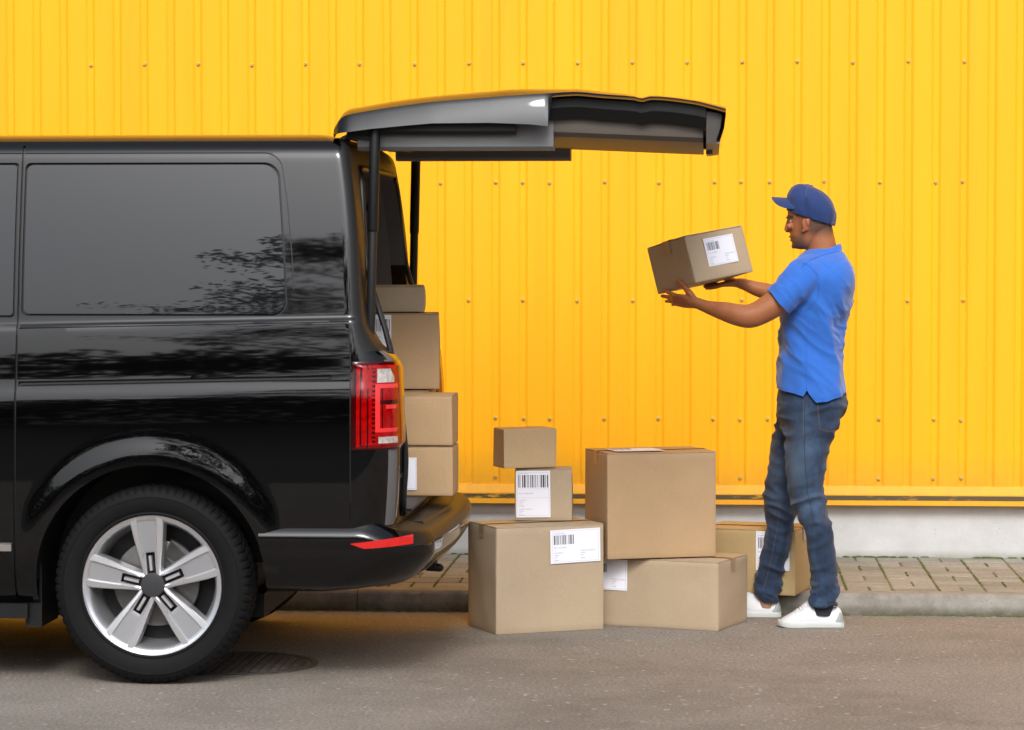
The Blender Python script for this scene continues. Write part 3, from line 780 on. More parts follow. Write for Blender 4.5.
# inner frame round the glass
gi = .70
def rail(y0, y1, xa, xb, zb, zt_, n=20):
    rings = []
    for k in range(n+1):
        x = xa+(xb-xa)*k/n; b0 = zb(x); t0 = zt_(x)
        rings.append([(x, y0, t0), (x, y1, t0), (x, y1, b0+.012), (x, y1-.012*(1 if y1 > y0 else -1), b0), (x, y0+.012*(1 if y1 > y0 else -1), b0), (x, y0, b0+.012)])
    return loft(rings)
xh = vl(352, 130, -.7)[0]; xg0 = vl(392, 130, -.7)[0]; xg1 = vl(512, 130, -.7)[0]
xt0 = vl(522, 130, -.7)[0]; xt1 = vl(703, 130, -.7)[0]
zb = lin([xh, xg0, xg1, xt0], [1.925, 1.925, 1.925, 1.925]); zt_ = lambda x: fT(x)-.03
for sg in (-1, 1): build('inner_frame', *rail(sg*.697, sg*.575, xh+.02, vl(571, 155, .64)[0], zb, zt_), mat('gate_inner_trim', (.15, .15, .15), .6, var=.05, bump=.1, bscale=300), gate, angle=30)
mb = MB()
for sg in (-1, 1): mb.add(*rail(sg*.735, sg*.702, xh+.04, vl(571, 155, .7)[0] if sg > 0 else xt0-.02, lambda x: zb(x)+.055, zt_))
mb.add(*loft([[(xh-.02, -.70, 1.965), (xh+.10, -.70, 1.955), (xh+.10, -.70, 2.02), (xh-.02, -.70, 2.00)], [(xh-.02, .70, 1.965), (xh+.10, .70, 1.955), (xh+.10, .70, 2.02), (xh-.02, .70, 2.00)]]))
mb.make('shut_flange', rubber, gate, angle=30)
def glass():
    G = [[(x, y, fT(x)-.062+.01*(1-(y/.6)**2)) for y in np.linspace(-.60, .60, 13)] for x in np.linspace(xh+.08, xt0+.05, 14)]
    return slab(G, [[(x, y, z+.006) for x, y, z in r] for r in G])
build('rear_window', *glass(), glassd, gate)
# lower inner trim panel
def trim():
    rings = []; n = 26
    for k in range(n+1):
        f = k/n; x = xt0+(xt1-xt0)*f; e = smooth01(0, .06, f)
        zb_ = 2.005-.030*e-.028*f+.0; zt2 = fT(x)-.085; hw = .700
        prof = [(-hw, zt2), (-hw, zb_+.07), (-hw+.012, zb_+.02), (-hw+.035, zb_+.004), (-hw+.09, zb_), (-.3, zb_-.004), (0, zb_-.002), (.3, zb_+.0), (hw-.09, zb_), (hw-.035, zb_+.004), (hw-.012, zb_+.02), (hw, zb_+.07), (hw, zt2)]
        rings.append([(x, y, z) for y, z in prof])
    return loft(rings)
build('trim_panel', *trim(), mat('gate_lower_trim', (.10, .085, .07), .55, var=.06, vscale=5, bump=.15, bscale=400), gate, angle=30)
mb = MB()
xs_ = np.linspace(xw-.005, vl(706, 120, -.7)[0], 30)
mb.add(*loft([[(x, -.742, fT(x)-.010), (x, .742, fT(x)-.010), (x, .742, fT(x)-.05), (x, .715, fT(x)-.092), (x, -.715, fT(x)-.092), (x, -.742, fT(x)-.05)] for x in xs_]))
mb.make('inner_shell', plastic, gate, angle=30)
mb = MB(); _a = fT(gx1-.02); mb.add(*prism([(xt1+.012, _a-.012), (gx1-.006, _a-.022), (gx1-.022, _a-.122), (xt1+.012, _a-.128)], 'y', -.728, .728)); mb.make('end_panel', mat('gate_end', (.05, .043, .036), .5, var=.2, vscale=9), gate, smooth=False)
mb = MB(); mb.box(xt1-.02, xt1+.03, -.06, .06, fT(xt1)-.14, fT(xt1)-.08); mb.box(xt1+.01, xt1+.035, -.02, .02, fT(xt1)-.16, fT(xt1)-.07); mb.make('latch', steel, gate)
# washer / high brake lamp stub
sx_, sz_ = vl(509, 88, 0); build('wiper_pivot', *tube([(sx_-.03, 0, zc(sx_)-.005, .013), (sx_-.012, 0, zc(sx_)+.014, .015), (sx_+.022, 0, zc(sx_)+.013, .012)], sub=3), plastic, gate)
mb = MB(); x_, _ = vl(565, 90, 0); mb.box(x_-.02, x_+.02, -.10, .10, zc(x_)-.004, zc(x_)+.006); mb.make('badge', chrome, gate)
# hinges and gas struts
for sg in (-1, 1):
    hx, hz = vl(338, 146, -.6)
    build('hinge', *tube([(hx-.05, sg*.55, 1.93, .014), (hx-.0, sg*.55, 1.96, .014), (hx+.05, sg*.55, 1.985, .014)], sub=3, n=10), plastic, van)
    xa, za = vl(367, 344, -.74); xb, zb2 = vl(375, 127, -.74)
    a_ = Vector((xa+.012, sg*.745, za)); c_ = Vector((xb, sg*.735, zb2)); m1 = a_.lerp(c_, .52); q = a_.lerp(c_, .53)
    V1 = tube([(*a_, .0165), (*m1, .0165)], sub=1, n=18); 
    st = build('lift_strut', *V1, satin, gate)
    build('strut_tube', *tube([(*q, .0195), (*c_, .0195)], sub=1, n=18), plastic, st)
    build('strut_mount', *tube([(a_.x+.0, a_.y, a_.z-.02, .017), (a_.x+.03, a_.y-sg*.02, a_.z-.03, .017), (a_.x+.045, a_.y-sg*.05, a_.z-.05, .012)], sub=2, n=12), steel, st)

# ================================================================ CARTONS
BAR = [3, 1, 1, 2, 2, 1, 3, 2, 1, 1, 1, 2, 3, 1, 2, 1, 1, 1, 2, 2, 1, 3, 1, 1, 2, 1, 3, 1, 1, 2, 2]
def text_mesh(s, size):
    cu = bpy.data.curves.new('t', 'FONT'); cu.body = s; cu.size = size; o = bpy.data.objects.new('t', cu); COL.objects.link(o)
    me = evaluated(o); bpy.data.objects.remove(o)
    V = [tuple(v.co) for v in me.vertices]; Fc = [tuple(p.vertices) for p in me.polygons]; bpy.data.meshes.remove(me); return V, Fc
TXT = {}
def label(parent, w, h, Tm, style='wide', bars=True):
    """a paper label w x h in its own plane, Tm places it: x right, y up, z out of the face"""
    mb = MB()
    mb.box(0, w, 0, h, .0004, .0010, 0, Tm)
    def rect(x0, x1, y0, y1, m_): mb.box(x0, x1, y0, y1, .0008, .0013, m_, Tm)
    def txt(s, x, y, size, m_=2):
        V, Fc = text_mesh(s, size); mb.add([Tm @ Vector((x+v[0], y+v[1], .0014)) for v in V], Fc, m_)
    k = min(w, h)
    for a in ((.02, .98),):
        t = .0007
        if style != 'plain2':
            rect(w*.04, w*.96, h*.04, h*.04+t, 2); rect(w*.04, w*.96, h*.96-t, h*.96, 2); rect(w*.04, w*.04+t, h*.04, h*.96, 2); rect(w*.96-t, w*.96, h*.04, h*.96, 2)
    if style == 'wide':
        bx0, bx1, by0, by1 = w*.07, w*.47, h*.56, h*.84
    elif style == 'tall': bx0, bx1, by0, by1 = w*.06, w*.94, h*.64, h*.91
    else: bx0 = bx1 = by0 = by1 = 0
    if bars and bx1 > 0:
        tot = sum(BAR); x = bx0; rr = random.Random(int(w*1e4))
        for i, b_ in enumerate(BAR):
            ww = b_/tot*(bx1-bx0)
            if i % 2 == 0: rect(x, x+ww*.92, by0, by1, 1 if rr.random() < .75 else 2)
            x += ww
    if style == 'wide':
        txt('SHIPPING LABEL', w*.07, h*.87, h*.05); txt('BOX 1234567890', w*.07, h*.45, h*.055, 2)
        txt('SHIP FROM:', w*.07, h*.29, h*.055); txt('STREET', w*.07, h*.22, h*.05); txt('CITY', w*.07, h*.15, h*.05); txt('0000000', w*.07, h*.075, h*.045)
        txt('SHIPPING ORDER #:', w*.60, h*.33, h*.055); txt('STREET', w*.60, h*.26, h*.05); txt('CITY', w*.60, h*.19, h*.05); txt('0000000', w*.60, h*.11, h*.045)
    elif style == 'tall':
        txt('SHIPPING LABEL', w*.06, h*.93, h*.028); rect(w*.04, w*.96, h*.61, h*.613, 2); rect(w*.04, w*.96, h*.42, h*.423, 2)
        txt('BOX 1234567890', w*.07, h*.50, h*.042)
        for i, s in enumerate(('SHIP FROM:', 'STREET', 'CITY', '0000000', 'SHIPPING ORDER #:', 'STREET', 'CITY', '0000000')):
            txt(s, w*.08, h*(.36-.042*i-(.025 if i > 3 else 0)), h*.032)
    elif style == 'plain': txt('BOX 0000', w*.3, h*.42, h*.05)
    return mb.make('shipping_label', [white_p, ink, ink_l], parent, smooth=False)
def carton_mesh(w, d, h, seed=0, wrap=False):
    """box w(x) d(y) h(z), centred on x,y, base at z=0, rounded worn edges and slightly bowed faces; top made of two flaps"""
    mb = MB(); n = 14; r = .004
    def face(o, u, v, nrm, nu=n, nv=n):
        V = []; 
        for i in range(nu+1):
            for j in range(nv+1):
                s_, t_ = i/nu, j/nv; p = Vector(o)+Vector(u)*s_+Vector(v)*t_
                bulge = (16*s_*(1-s_)*t_*(1-t_))*.0035*(1+noise.noise((seed, nrm[0]*3+nrm[1]*5, 1))*1.5)
                bulge += noise.noise((p.x*9+seed, p.y*9, p.z*9))*.0016*min(1, 8*min(s_, 1-s_, t_, 1-t_))
                V.append(p+Vector(nrm)*bulge)
        Fc = [(i*(nv+1)+j, (i+1)*(nv+1)+j, (i+1)*(nv+1)+j+1, i*(nv+1)+j+1) for i in range(nu) for j in range(nv)]
        mb.add(V, Fc)
    x, y, H_ = w/2, d/2, h-.004
    cs = {}
    def C(sx, sy, sz):
        if (sx, sy, sz) not in cs:
            rr = random.Random(seed*37+sx*9+sy*5+sz*3); j = .003
            cs[(sx, sy, sz)] = Vector((sx*x+rr.uniform(-j, j)*(sz > 0), sy*y+rr.uniform(-j, j)*(sz > 0), (H_ if sz > 0 else 0)))
        return cs[(sx, sy, sz)]
    def bil(a, b_, c, d_, nrm):
        V = []; 
        for i in range(n+1):
            for j in range(n+1):
                s_, t_ = i/n, j/n; p = (a*(1-s_)+b_*s_)*(1-t_)+(d_*(1-s_)+c*s_)*t_; nn = Vector(nrm)
                e = min(s_, 1-s_, t_, 1-t_)
                bulge = (16*s_*(1-s_)*t_*(1-t_))*.003*(1+noise.noise((seed+.3, nrm[0]*3.1+nrm[1]*5.3, 1))*1.5) if abs(nrm[2]) < .5 else 0
                bulge += noise.noise((p.x*9+seed, p.y*9, p.z*9))*.0026*min(1, 8*e)+noise.noise((p.x*4+seed*1.7, p.y*4, p.z*4))*.0035*min(1, 5*e)
                V.append(p+nn*bulge)
        mb.add(V, [(i*(n+1)+j, (i+1)*(n+1)+j, (i+1)*(n+1)+j+1, i*(n+1)+j+1) for i in range(n) for j in range(n)])
    bil(C(-1, -1, -1), C(1, -1, -1), C(1, -1, 1), C(-1, -1, 1), (0, -1, 0)); bil(C(1, 1, -1), C(-1, 1, -1), C(-1, 1, 1), C(1, 1, 1), (0, 1, 0))
    bil(C(-1, 1, -1), C(-1, -1, -1), C(-1, -1, 1), C(-1, 1, 1), (-1, 0, 0)); bil(C(1, -1, -1), C(1, 1, -1), C(1, 1, 1), C(1, -1, 1), (1, 0, 0))
    bil(C(-1, -1, 1), C(1, -1, 1), C(1, 1, 1), C(-1, 1, 1), (0, 0, 1)); bil(C(-1, 1, -1), C(1, 1, -1), C(1, -1, -1), C(-1, -1, -1), (0, 0, -1))
    me = bpy.data.meshes.new('carton'); me.from_pydata([tuple(v) for v in mb.V], [], mb.F)
    bm = bmesh.new(); bm.from_mesh(me); bmesh.ops.remove_doubles(bm, verts=bm.verts, dist=.0004); bmesh.ops.recalc_face_normals(bm, faces=bm.faces)
    ed = [e for e in bm.edges if e.is_manifold and e.calc_face_angle(0) > 1.0]
    bmesh.ops.bevel(bm, geom=ed, offset=.0035, segments=2, affect='EDGES', profile=.5)
    nb = len(bm.faces)
    if not wrap:      # two outer flaps on the top, meeting along x, with the brown core at their edges
        for sy in (-1, 1):
            g = .0016; a, b_ = (g, y-.001) if sy > 0 else (-y+.001, -g); mbf = MB()
            V = []; nn_ = 16; nq = 4
            rings = []
            for i in range(nn_+1):
                xx = -x+.001+(w-.002)*i/nn_; lift = .0022*abs(noise.noise((seed*2.3+sy, xx*7, 3)))+.0006
                P = []
                for q in range(nq+1):
                    yy = (g+(y-.001-g)*q/nq)*sy; up_ = lift*(1-q/nq)+noise.noise((xx*5, yy*5, seed))*.0008
                    P.append((xx, yy, H_+.0008+up_))
                rings.append(P+[(px_, py_, pz_+.0032) for px_, py_, pz_ in P[::-1]])
            V, Fc = loft(rings); vs = [bm.verts.new(v) for v in V]
            for f in Fc: bm.faces.new([vs[i] for i in f])
        bmesh.ops.recalc_face_normals(bm, faces=bm.faces)
    bm.to_mesh(me); bm.free()
    return me
def carton(label_txt, w, d, h, loc, yaw, m_, seed, grp=None, labels=(), tape=True, rot=None, wrap=False, name='cardboard_box', cat='box'):
    me = carton_mesh(w, d, h, seed, wrap); me.materials.append(m_); me.materials.append(edge_m)
    o = link(name, me, None, True, 30, loc)
    if rot is not None: o.rotation_mode = 'QUATERNION'; o.rotation_quaternion = rot.to_quaternion()
    else: o.rotation_euler = (0, 0, yaw)
    meta(o, label_txt, cat, grp)
    if tape:
        mb = MB(); tw = .024
        for t0, t1 in ((-tw, tw),):
            rings = [[(-w/2-.0028, t0, h-.065), (-w/2-.0028, t1, h-.062)], ]
            P = [(-w/2-.0036, h-.055), (-w/2-.0036, h-.02), (-w/2-.003, h+.002), (-w/2+.006, h+.0042), (0, h+.0048), (w/2-.006, h+.0042), (w/2+.003, h+.002), (w/2+.0036, h-.02), (w/2+.0036, h-.055)]
            V = [(x_, t0, z_) for x_, z_ in P]+[(x_, t1, z_) for x_, z_ in P]; n_ = len(P)
            mb.add(V, [(i, i+1, n_+i+1, n_+i) for i in range(n_-1)])
        mb.make('packing_tape', tape_m, o, smooth=False)
    for face, u0, u1, v0, v1, style, rotl in labels:
        if face == 'front': Tm = Matrix.Translation((-w/2+u0*w, -d/2-.0048, h*(1-v1))) @ Matrix.Rotation(R(90), 4, 'X'); lw, lh = (u1-u0)*w, (v1-v0)*h
        elif face == 'top': Tm = Matrix.Translation((-w/2+u0*w, -d/2+v0*d, h+.0052)); lw, lh = (u1-u0)*w, (v1-v0)*d
        Tm = Tm @ Matrix.Rotation(R(rotl), 4, 'Z')
        label(o, lw, lh, Tm, style)
    return o
def from_corner(A, yaw, w, d, corner):
    """centre of a box whose near corner is A; corner 'L': near-left corner, 'R': near-right"""
    u = Vector((math.cos(yaw), math.sin(yaw), 0)); v = Vector((-math.sin(yaw), math.cos(yaw), 0))
    c = A+(u*w/2 if corner == 'L' else -u*w/2)+v*d/2; return Vector((c.x, c.y, A.z))
G1 = 'cardboard boxes piled on the road'; G2 = 'cardboard boxes loaded in the van'
h1 = .437; y1 = R(26)
A1 = at(496, 635, Z=0); c1_ = from_corner(A1, y1, .478, .31, 'L')
carton('large cardboard box on the road nearest the van bumper, wide white label at upper right', .478, .31, h1, c1_, y1, card_a, 1, G1, [('front', .50, .965, .045, .36, 'wide', 1.2)])
A2 = at(515, 520.5, Z=h1+.005); c2_ = from_corner(A2, R(2), .236, .17, 'L')
carton('small cardboard box with tall white barcode label, middle of the stack of three', .236, .17, .214, c2_, R(2), card_a, 2, G1, [('front', .025, .625, .035, .94, 'tall', .6)], tape=False)
A3 = at(504, 468.6, Z=h1+.005+.214+.005); c3_ = from_corner(A3, R(22), .228, .150, 'L')
carton('small plain brown paper wrapped parcel at the top of the stack of three', .228, .150, .166, c3_, R(22), card_k, 3, G1, tape=False, wrap=True, name='paper_parcel', cat='parcel')
A5 = at(718, 631.4, Z=0); B5 = at(605, 625.7, Z=0); y5 = math.atan2(A5.y-B5.y, A5.x-B5.x); print('y5', math.degrees(y5), (A5-B5).length)
C5 = at(751, 619.4, Z=0); print('c5', (C5-A5), (C5-A5).length)
d5 = .36; w5 = .60; h5 = .283; yaw5 = R(-20)
c5_ = from_corner(A5, yaw5, w5, d5, 'R')
carton('long low cardboard box on the road underneath the biggest box', w5, d5, h5, c5_, yaw5, card_a, 5, G1, [('front', .05, .335, .015, .47, 'wide', -.6)])
A4 = at(607.6, 559.5, Z=h5+.006); h4 = .437; yaw4 = R(19)
c4_ = from_corner(A4, yaw4, .470, .33, 'L')
carton('big warm brown cardboard box on top of the long low one, white label on top', .470, .33, h4, c4_, yaw4, card_b, 4, G1, [('top', .10, .55, .10, .62, 'wide', 0)])
A6 = at(795.2, 596, Z=.093); yaw6 = R(-14); c6_ = from_corner(A6, yaw6, .40, .34, 'R')
carton('yellowish cardboard box on the pavement edge behind the legs of the man', .40, .34, .278, c6_, yaw6, card_c, 6, G1, [('front', .575, .94, .02, .62, 'wide', 0)])
# boxes in the van
def van_box(txt, pxr, pyb, z, w, d, h, m_, seed, yaw=0, **k):
    A = at(pxr, pyb, Z=z); c = from_corner(A, yaw, w, d, 'R'); c.z = z
    return carton(txt, w, d, h, c, yaw, m_, seed, G2, **k), A
zf = .6125
_, A = van_box('lower box with a white label standing on the rear load sill of the van', 453, 496, zf, .42, .24, .190, card_b, 11, labels=[('front', .45, .665, .22, .88, 'plain', 0)], tape=False)
def at_y(px, Y, z): p = at(px, 300, Y=Y); return Vector((p.x, Y, z))
ya = A.y; print('van box Y', ya, VY)
def vb(txt, pxr, Y, z, w, d, h, m_, seed, yaw=0, **k):
    c = from_corner(at_y(pxr, Y, z), yaw, w, d, 'R'); return carton(txt, w, d, h, c, yaw, m_, seed, G2, **k)
zA = zf+.190+.005
vb('plain box stacked on the labelled one at the back of the van', 452.5, ya, zA, .40, .24, .194, card_b, 12, R(0), tape=False)
YC = ya+.30
zC = CH-(389.5-248)/(2900/(YC*math.cos(TH)+0.04))
vb('box hidden behind the two boxes on the sill, carrying the barcoded box', 428, YC-.02, zf, .40, .30, zC-zf-.006, card_b, 15, tape=False)
vb('square box with a barcode label under the flat box, behind the raised tailgate strut', 439.5, YC, zC, .42, .30, .300, card_b, 13, R(6), labels=[('front', .30, .545, .02, .62, 'tall', 0)], tape=False)
vb('flat box on top of the pile inside the van', 424.5, YC+.02, zC+.305, .40, .26, .105, card_a, 14, R(6), tape=False)

# held box: three edge directions measured from its nearest corner
a3 = Vector((.240, .203, .046)); c3 = Vector((-.1625, .203, -.052)); b3 = a3.cross(c3).normalized()
ax_ = a3.normalized(); az_ = ax_.cross(c3.normalized()).normalized()
if az_.z < 0: az_ = -az_
ay_ = az_.cross(ax_)
HB = at(696, 282.8, Y=11.97); wb, db, hb = .316, .262, .200
rotb = Matrix((ax_, ay_, az_)).transposed()
cb = HB+ax_*wb/2+ay_*db/2
carton('cardboard box with a white barcode label, held up in the hands of the man', wb, db, hb, cb, 0, card_a, 21, 'cardboard boxes being loaded', [('front', .27, .78, .14, .73, 'wide', 0)], rot=rotb)
# ================================================================ THE MAN
YM = 12.15
OR_ = (at(800, 500, Y=YM).x, YM, 0.)
def A3_(px, py, Y): return at(px, py, Y=Y)
def T3(px, py, Y, *r): p = at(px, py, Y=Y); return (p.x, p.y, p.z, *r)
def se(c, s_, n):  # superellipse component
    return math.copysign(abs(c)**(2/n), c)
def rows_loft(rows, Yc, n=40, e=2.4, front=0.):
    rings = []
    for r in rows:
        py, xf, xb, hw = r[:4]; Y = r[4] if len(r) > 4 else Yc
        pf, pb = at(xf, py, Y=Y), at(xb, py, Y=Y); xm = (pf.x+pb.x)/2; a = (pb.x-pf.x)/2; g = []
        for k in range(n):
            t = 2*math.pi*k/n; c, s_ = se(math.cos(t), 0, e), se(math.sin(t), 0, e)
            g.append((xm+a*c, Y+hw*s_*(1-front*max(0, -c)), pf.z))
        rings.append(g)
    return rings
def dense_rows(rows, sub=4): return [tuple(r) for r in catmull(rows, sub)]

# ---- head
HY = YM; pc = at(811, 215, Y=HY); HA = R(-9)
head_rows = [(189.5, 808, 818, .016), (191.5, 803, 822, .034), (195, 798, 826, .050), (199.5, 793.5, 829.2, .062), (204, 790.5, 831.2, .069), (209, 787.6, 834.8, .076), (214, 787.6, 834.6, .0765), (217.5, 786.6, 833.6, .075), (220.5, 788.2, 832.6, .0735),
             (225, 788.7, 831, .071), (229, 789.2, 829, .069), (232, 789.8, 826.5, .066), (235.5, 790.2, 823.5, .0625), (238.5, 791.2, 821, .060), (241, 791.2, 819, .057), (243.5, 792.2, 817, .052), (246, 792.6, 814.5, .044), (248.2, 795, 811, .032), (249.4, 799, 807, .016)]
def hrot(p):
    v = Vector(p)-Vector((pc.x, HY, 0)); c, s_ = math.cos(HA), math.sin(HA)
    return (pc.x+v.x*c-v.y*s_, HY+v.x*s_+v.y*c, p[2])
hr = rows_loft(dense_rows(head_rows, 3), HY, 44, 2.15, .22)
head_parts = [loft([[hrot(p) for p in r] for r in hr])]
def HP(px, py, dy): p = at(px, py, Y=HY); return Vector(hrot((p.x, HY+dy, p.z)))
def hel(px, py, dy, r, rot=None): head_parts.append(ellipsoid(HP(px, py, dy), r, 16, 10, rot))
# nose
head_parts.append(tube([(*HP(788.4, 220.5, 0), .0075), (*HP(787.4, 224.5, 0), .0088), (*HP(786.6, 228, 0), .0105), (*HP(787.3, 230.2, 0), .0105)], 12, 4))
hel(785.9, 229.2, 0, (.0085, .0095, .0075)); 
for s_ in (-1, 1):
    hel(788.6, 230.2, s_*.0125, (.0075, .0045, .0050))       # nostrils
    hel(788.7, 217.6, s_*.024, (.010, .022, .0055))          # brow ridge
    hel(790.6, 226.5, s_*.036, (.014, .018, .015))           # cheek bone
    # ear
    er = Matrix.Rotation(R(-12), 3, 'Y')
    hel(807.4, 225.2, s_*.0745, (.0145, .008, .0265), er); hel(810.2, 222.5, s_*.0800, (.0085, .0062, .018), er); hel(805.6, 230.5, s_*.0735, (.0085, .006, .009))
hel(790.1, 236.9, 0, (.0070, .014, .0042)); hel(791.0, 240.2, 0, (.0070, .013, .0045)); hel(794, 246, 0, (.012, .016, .012))
# neck
head_parts.append(tube([T3(817, 222, YM, .060, .058), T3(819.5, 236, YM, .057, .060), T3(821.5, 248, YM, .056, .062), T3(823, 262, YM, .058, .062)], 24, 4))
# ---- torso, legs under the clothes
core = [tube([T3(819, 274, YM, .12, .07), T3(820, 284, YM, .165, .10), T3(818, 300, YM, .17, .115), T3(811, 340, YM, .15, .105), T3(811, 375, YM, .15, .105), T3(812, 405, YM, .15, .115), T3(812, 420, YM, .13, .10)], 28, 3, side=(0, 1, 0)),
        tube([T3(812, 410, 12.04, .07), T3(806, 450, 12.04, .052), T3(809, 500, 12.035, .036), T3(819, 540, 12.03, .034), T3(824, 580, 12.03, .030), T3(824, 606, 12.03, .029), T3(822, 614, 12.03, .028)], 18, 3),
        tube([T3(808, 415, 12.25, .07), T3(792, 450, 12.255, .052), T3(781, 500, 12.285, .036), T3(777, 540, 12.32, .034), T3(769, 580, 12.35, .030), T3(768, 600, 12.35, .029), T3(765, 608, 12.35, .028)], 18, 3)]
# ---- arms
arm_n = [tube([T3(812, 283, 12.03, .05), T3(801, 286, 11.975, .058), T3(786, 296, 11.95, .058), T3(771, 306, 11.94, .054), T3(759, 313, 11.935, .0505), T3(749, 316.2, 11.935, .049), T3(738, 315, 11.94, .0455), T3(726, 311.8, 11.955, .0405), T3(713, 308.6, 11.975, .031), T3(704, 305.8, 11.99, .026, .025), T3(697, 303.2, 12.0, .0265, .0225), T3(692, 302.2, 12.01, .026, .021)], 24, 4)]
arm_f = [tube([T3(814, 284, 12.30, .05), T3(806, 291, 12.34, .054), T3(795, 301, 12.34, .050), T3(784, 298.5, 12.33, .045), T3(770, 292.6, 12.31, .0375), T3(756, 288.6, 12.29, .031), T3(746, 285, 12.28, .026, .025), T3(740, 283.4, 12.275, .029, .022)], 22, 4)]
# near (left) hand: palm turned up and away, thumb uppermost
wd = Vector((0, -.8, .6))
def rot_tube(P, side, n=14, sub=4): return tube(P, n, sub, True, side)
hand_n = [rot_tube([T3(699, 303.5, 11.998, .026, .021), T3(693, 302.4, 12.01, .031, .020), T3(686.5, 301.4, 12.025, .038, .0175), T3(679.5, 300.6, 12.045, .040, .0145), T3(677.3, 300.4, 12.05, .037, .011)], wd, 22)]
kb = at(678.6, 300.5, Y=12.047)
def finger(k, tip, mid, r=.0088):
    b0 = kb+wd*k+Vector((.016, -.004, 0)); b1 = kb+wd*k
    hand_n.append(rot_tube([(*b0, r*1.0), (*b1, r*1.08), (*at(*mid[:2], Y=mid[2]), r), (*at(*tip[:2], Y=tip[2]), r*.80)], wd, 12, 5))
finger(.031, (663.6, 289.6, 12.118), (669.8, 293.2, 12.085), .0088)
finger(.0105, (661.9, 295.9, 12.150), (668.6, 297.2, 12.112), .0090)
finger(-.0105, (666.2, 301.3, 12.150), (670.8, 301.2, 12.115), .0086)
finger(-.030, (672.4, 305.0, 12.135), (674.4, 304.0, 12.105), .0076)
hand_n.append(rot_tube([T3(694, 299, 12.0, .014), T3(689.6, 293.2, 12.0, .0145), T3(685.6, 288.6, 12.012, .0112), T3(681.8, 284.2, 12.028, .0105), T3(677.8, 280.6, 12.043, .0088)], (0, 1, 0), 14, 5))
hand_n.append(ellipsoid(A3_(690.5, 297.5, 12.005), (.019, .013, .021), 14, 10))
# far (right) hand: palm up under the box
hand_f = [rot_tube([T3(744, 284, 12.28, .027, .024), T3(737.5, 282.9, 12.275, .034, .020), T3(731, 283.2, 12.27, .040, .0155), T3(725, 284.0, 12.265, .041, .0125), T3(722.6, 284.3, 12.262, .038, .010)], (0, 1, 0), 22)]
for k, (tx, ty, mx, my) in enumerate(((706.4, 288.4, 714, 287.4), (704.6, 286.6, 713, 286.2), (705.2, 284.8, 713.5, 285.0), (708, 283.4, 715, 284.0))):
    Yk = 12.234+k*.021
    hand_f.append(rot_tube([T3(728, 284.4, Yk, .0085), T3(722.5, 285, Yk, .0092), T3(mx, my, Yk-.002, .0085), T3(tx, ty, Yk-.003, .0068)], (0, 1, 0), 12, 5))
hand_f.append(rot_tube([T3(737, 282, 12.305, .014), T3(731, 279.8, 12.325, .012), T3(725, 278.6, 12.332, .0105), T3(720.5, 277.8, 12.333, .0088)], (0, 1, 0), 12, 5))
me = remesh(head_parts+core+arm_n+arm_f+hand_n+hand_f, .0031, 3, .5)
skin_c, stub, lipc, browc = (.35, .122, .044), (.060, .038, .028), (.26, .095, .065), (.03, .02, .015)
ca = me.color_attributes.new('tint', 'FLOAT_COLOR', 'POINT'); buf = np.zeros((len(me.vertices), 4)); buf[:, 3] = 1
cH, sH = math.cos(-HA), math.sin(-HA)
mmpp = 1/239.
def topx(co_):   # head-space coordinates: forward distance from the ear line, height below the crown, sideways (metres)
    vx, vy = co_.x-pc.x, co_.y-HY
    return (vx*cH-vy*sH), co_.z-pc.z, (vx*sH+vy*cH)
for i, v in enumerate(me.vertices):
    c = v.co; col = np.array(skin_c)
    if c.z > 1.53:
        fx, hz, sy_ = topx(c)      # fx<0 towards the face
        px_ = 811+fx*239; py_ = 215-hz*239
        nz = noise.noise((c.x*120, c.y*120, c.z*120))*.5+noise.noise((c.x*30, c.y*30, c.z*30))*.5
        lower = smooth01(233, 238.5, py_+ (802-px_)*-.10+nz*2)*(1-smooth01(247.5, 249.5, py_))
        jaw = smooth01(809, 803, px_)*lower
        side_b = smooth01(809.5, 806.5, px_)*smooth01(799, 801.5, px_)*smooth01(214, 222, py_)*(1-smooth01(246, 249, py_))
        s = min(1, max(jaw*.72, side_b*.40))
        col = col*(1-s)+np.array(stub)*s*1.25
        buzz = smooth01(806, 812, px_)*(1-smooth01(229, 239, py_+nz*3))*.80 + smooth01(796, 800, px_)*(1-smooth01(812, 816, px_))*(1-smooth01(216, 220, py_))*.8
        buzz = min(.85, buzz); 
        if not (803.5 < px_ < 812 and 218.5 < py_ < 233 and abs(sy_) > .068): col = col*(1-buzz)+np.array((.055, .036, .026))*buzz
        else: col = np.array((.34, .105, .045))
        if px_ < 795 and abs(py_-216.9) < 1.5 and abs(sy_) > .007: col = np.array(browc)
        if px_ < 793.5 and 236.2 < py_ < 241.4 and abs(sy_) < .022: col = col*.3+np.array(lipc)*.7 if abs(py_-238.6) > .5 else np.array((.10, .04, .03))
        if px_ < 796 and abs(py_-221.3) < 1.2 and .016 < abs(sy_) < .042: col = np.array((.045, .03, .025))
    else:
        col = col*(1+.13*noise.noise((c.x*25, c.y*25, c.z*25))+.10*noise.noise((c.x*110, c.y*110, c.z*110)))
        if c.x < at(688, 300, Y=12.0).x and c.y < 12.4: col = col*np.array((1.08, 1.02, 1.02))
    buf[i, :3] = col
ca.data.foreach_set('color', buf.ravel())
skin = mat('skin', skin_c, .55, sss=.06, bump=.10, bscale=260)
N, L, b = nodes_of(skin); at_n = N.new('ShaderNodeAttribute'); at_n.attribute_name = 'tint'; L.new(at_n.outputs['Color'], b.inputs['Base Color'])
me.materials.append(skin)
me.transform(Matrix.Translation((-OR_[0], -OR_[1], 0)))
man = link('person', me, None, True, 60, OR_)
meta(man, 'man in blue polo shirt, blue cap and jeans, lifting a box beside the stacked boxes', 'person')
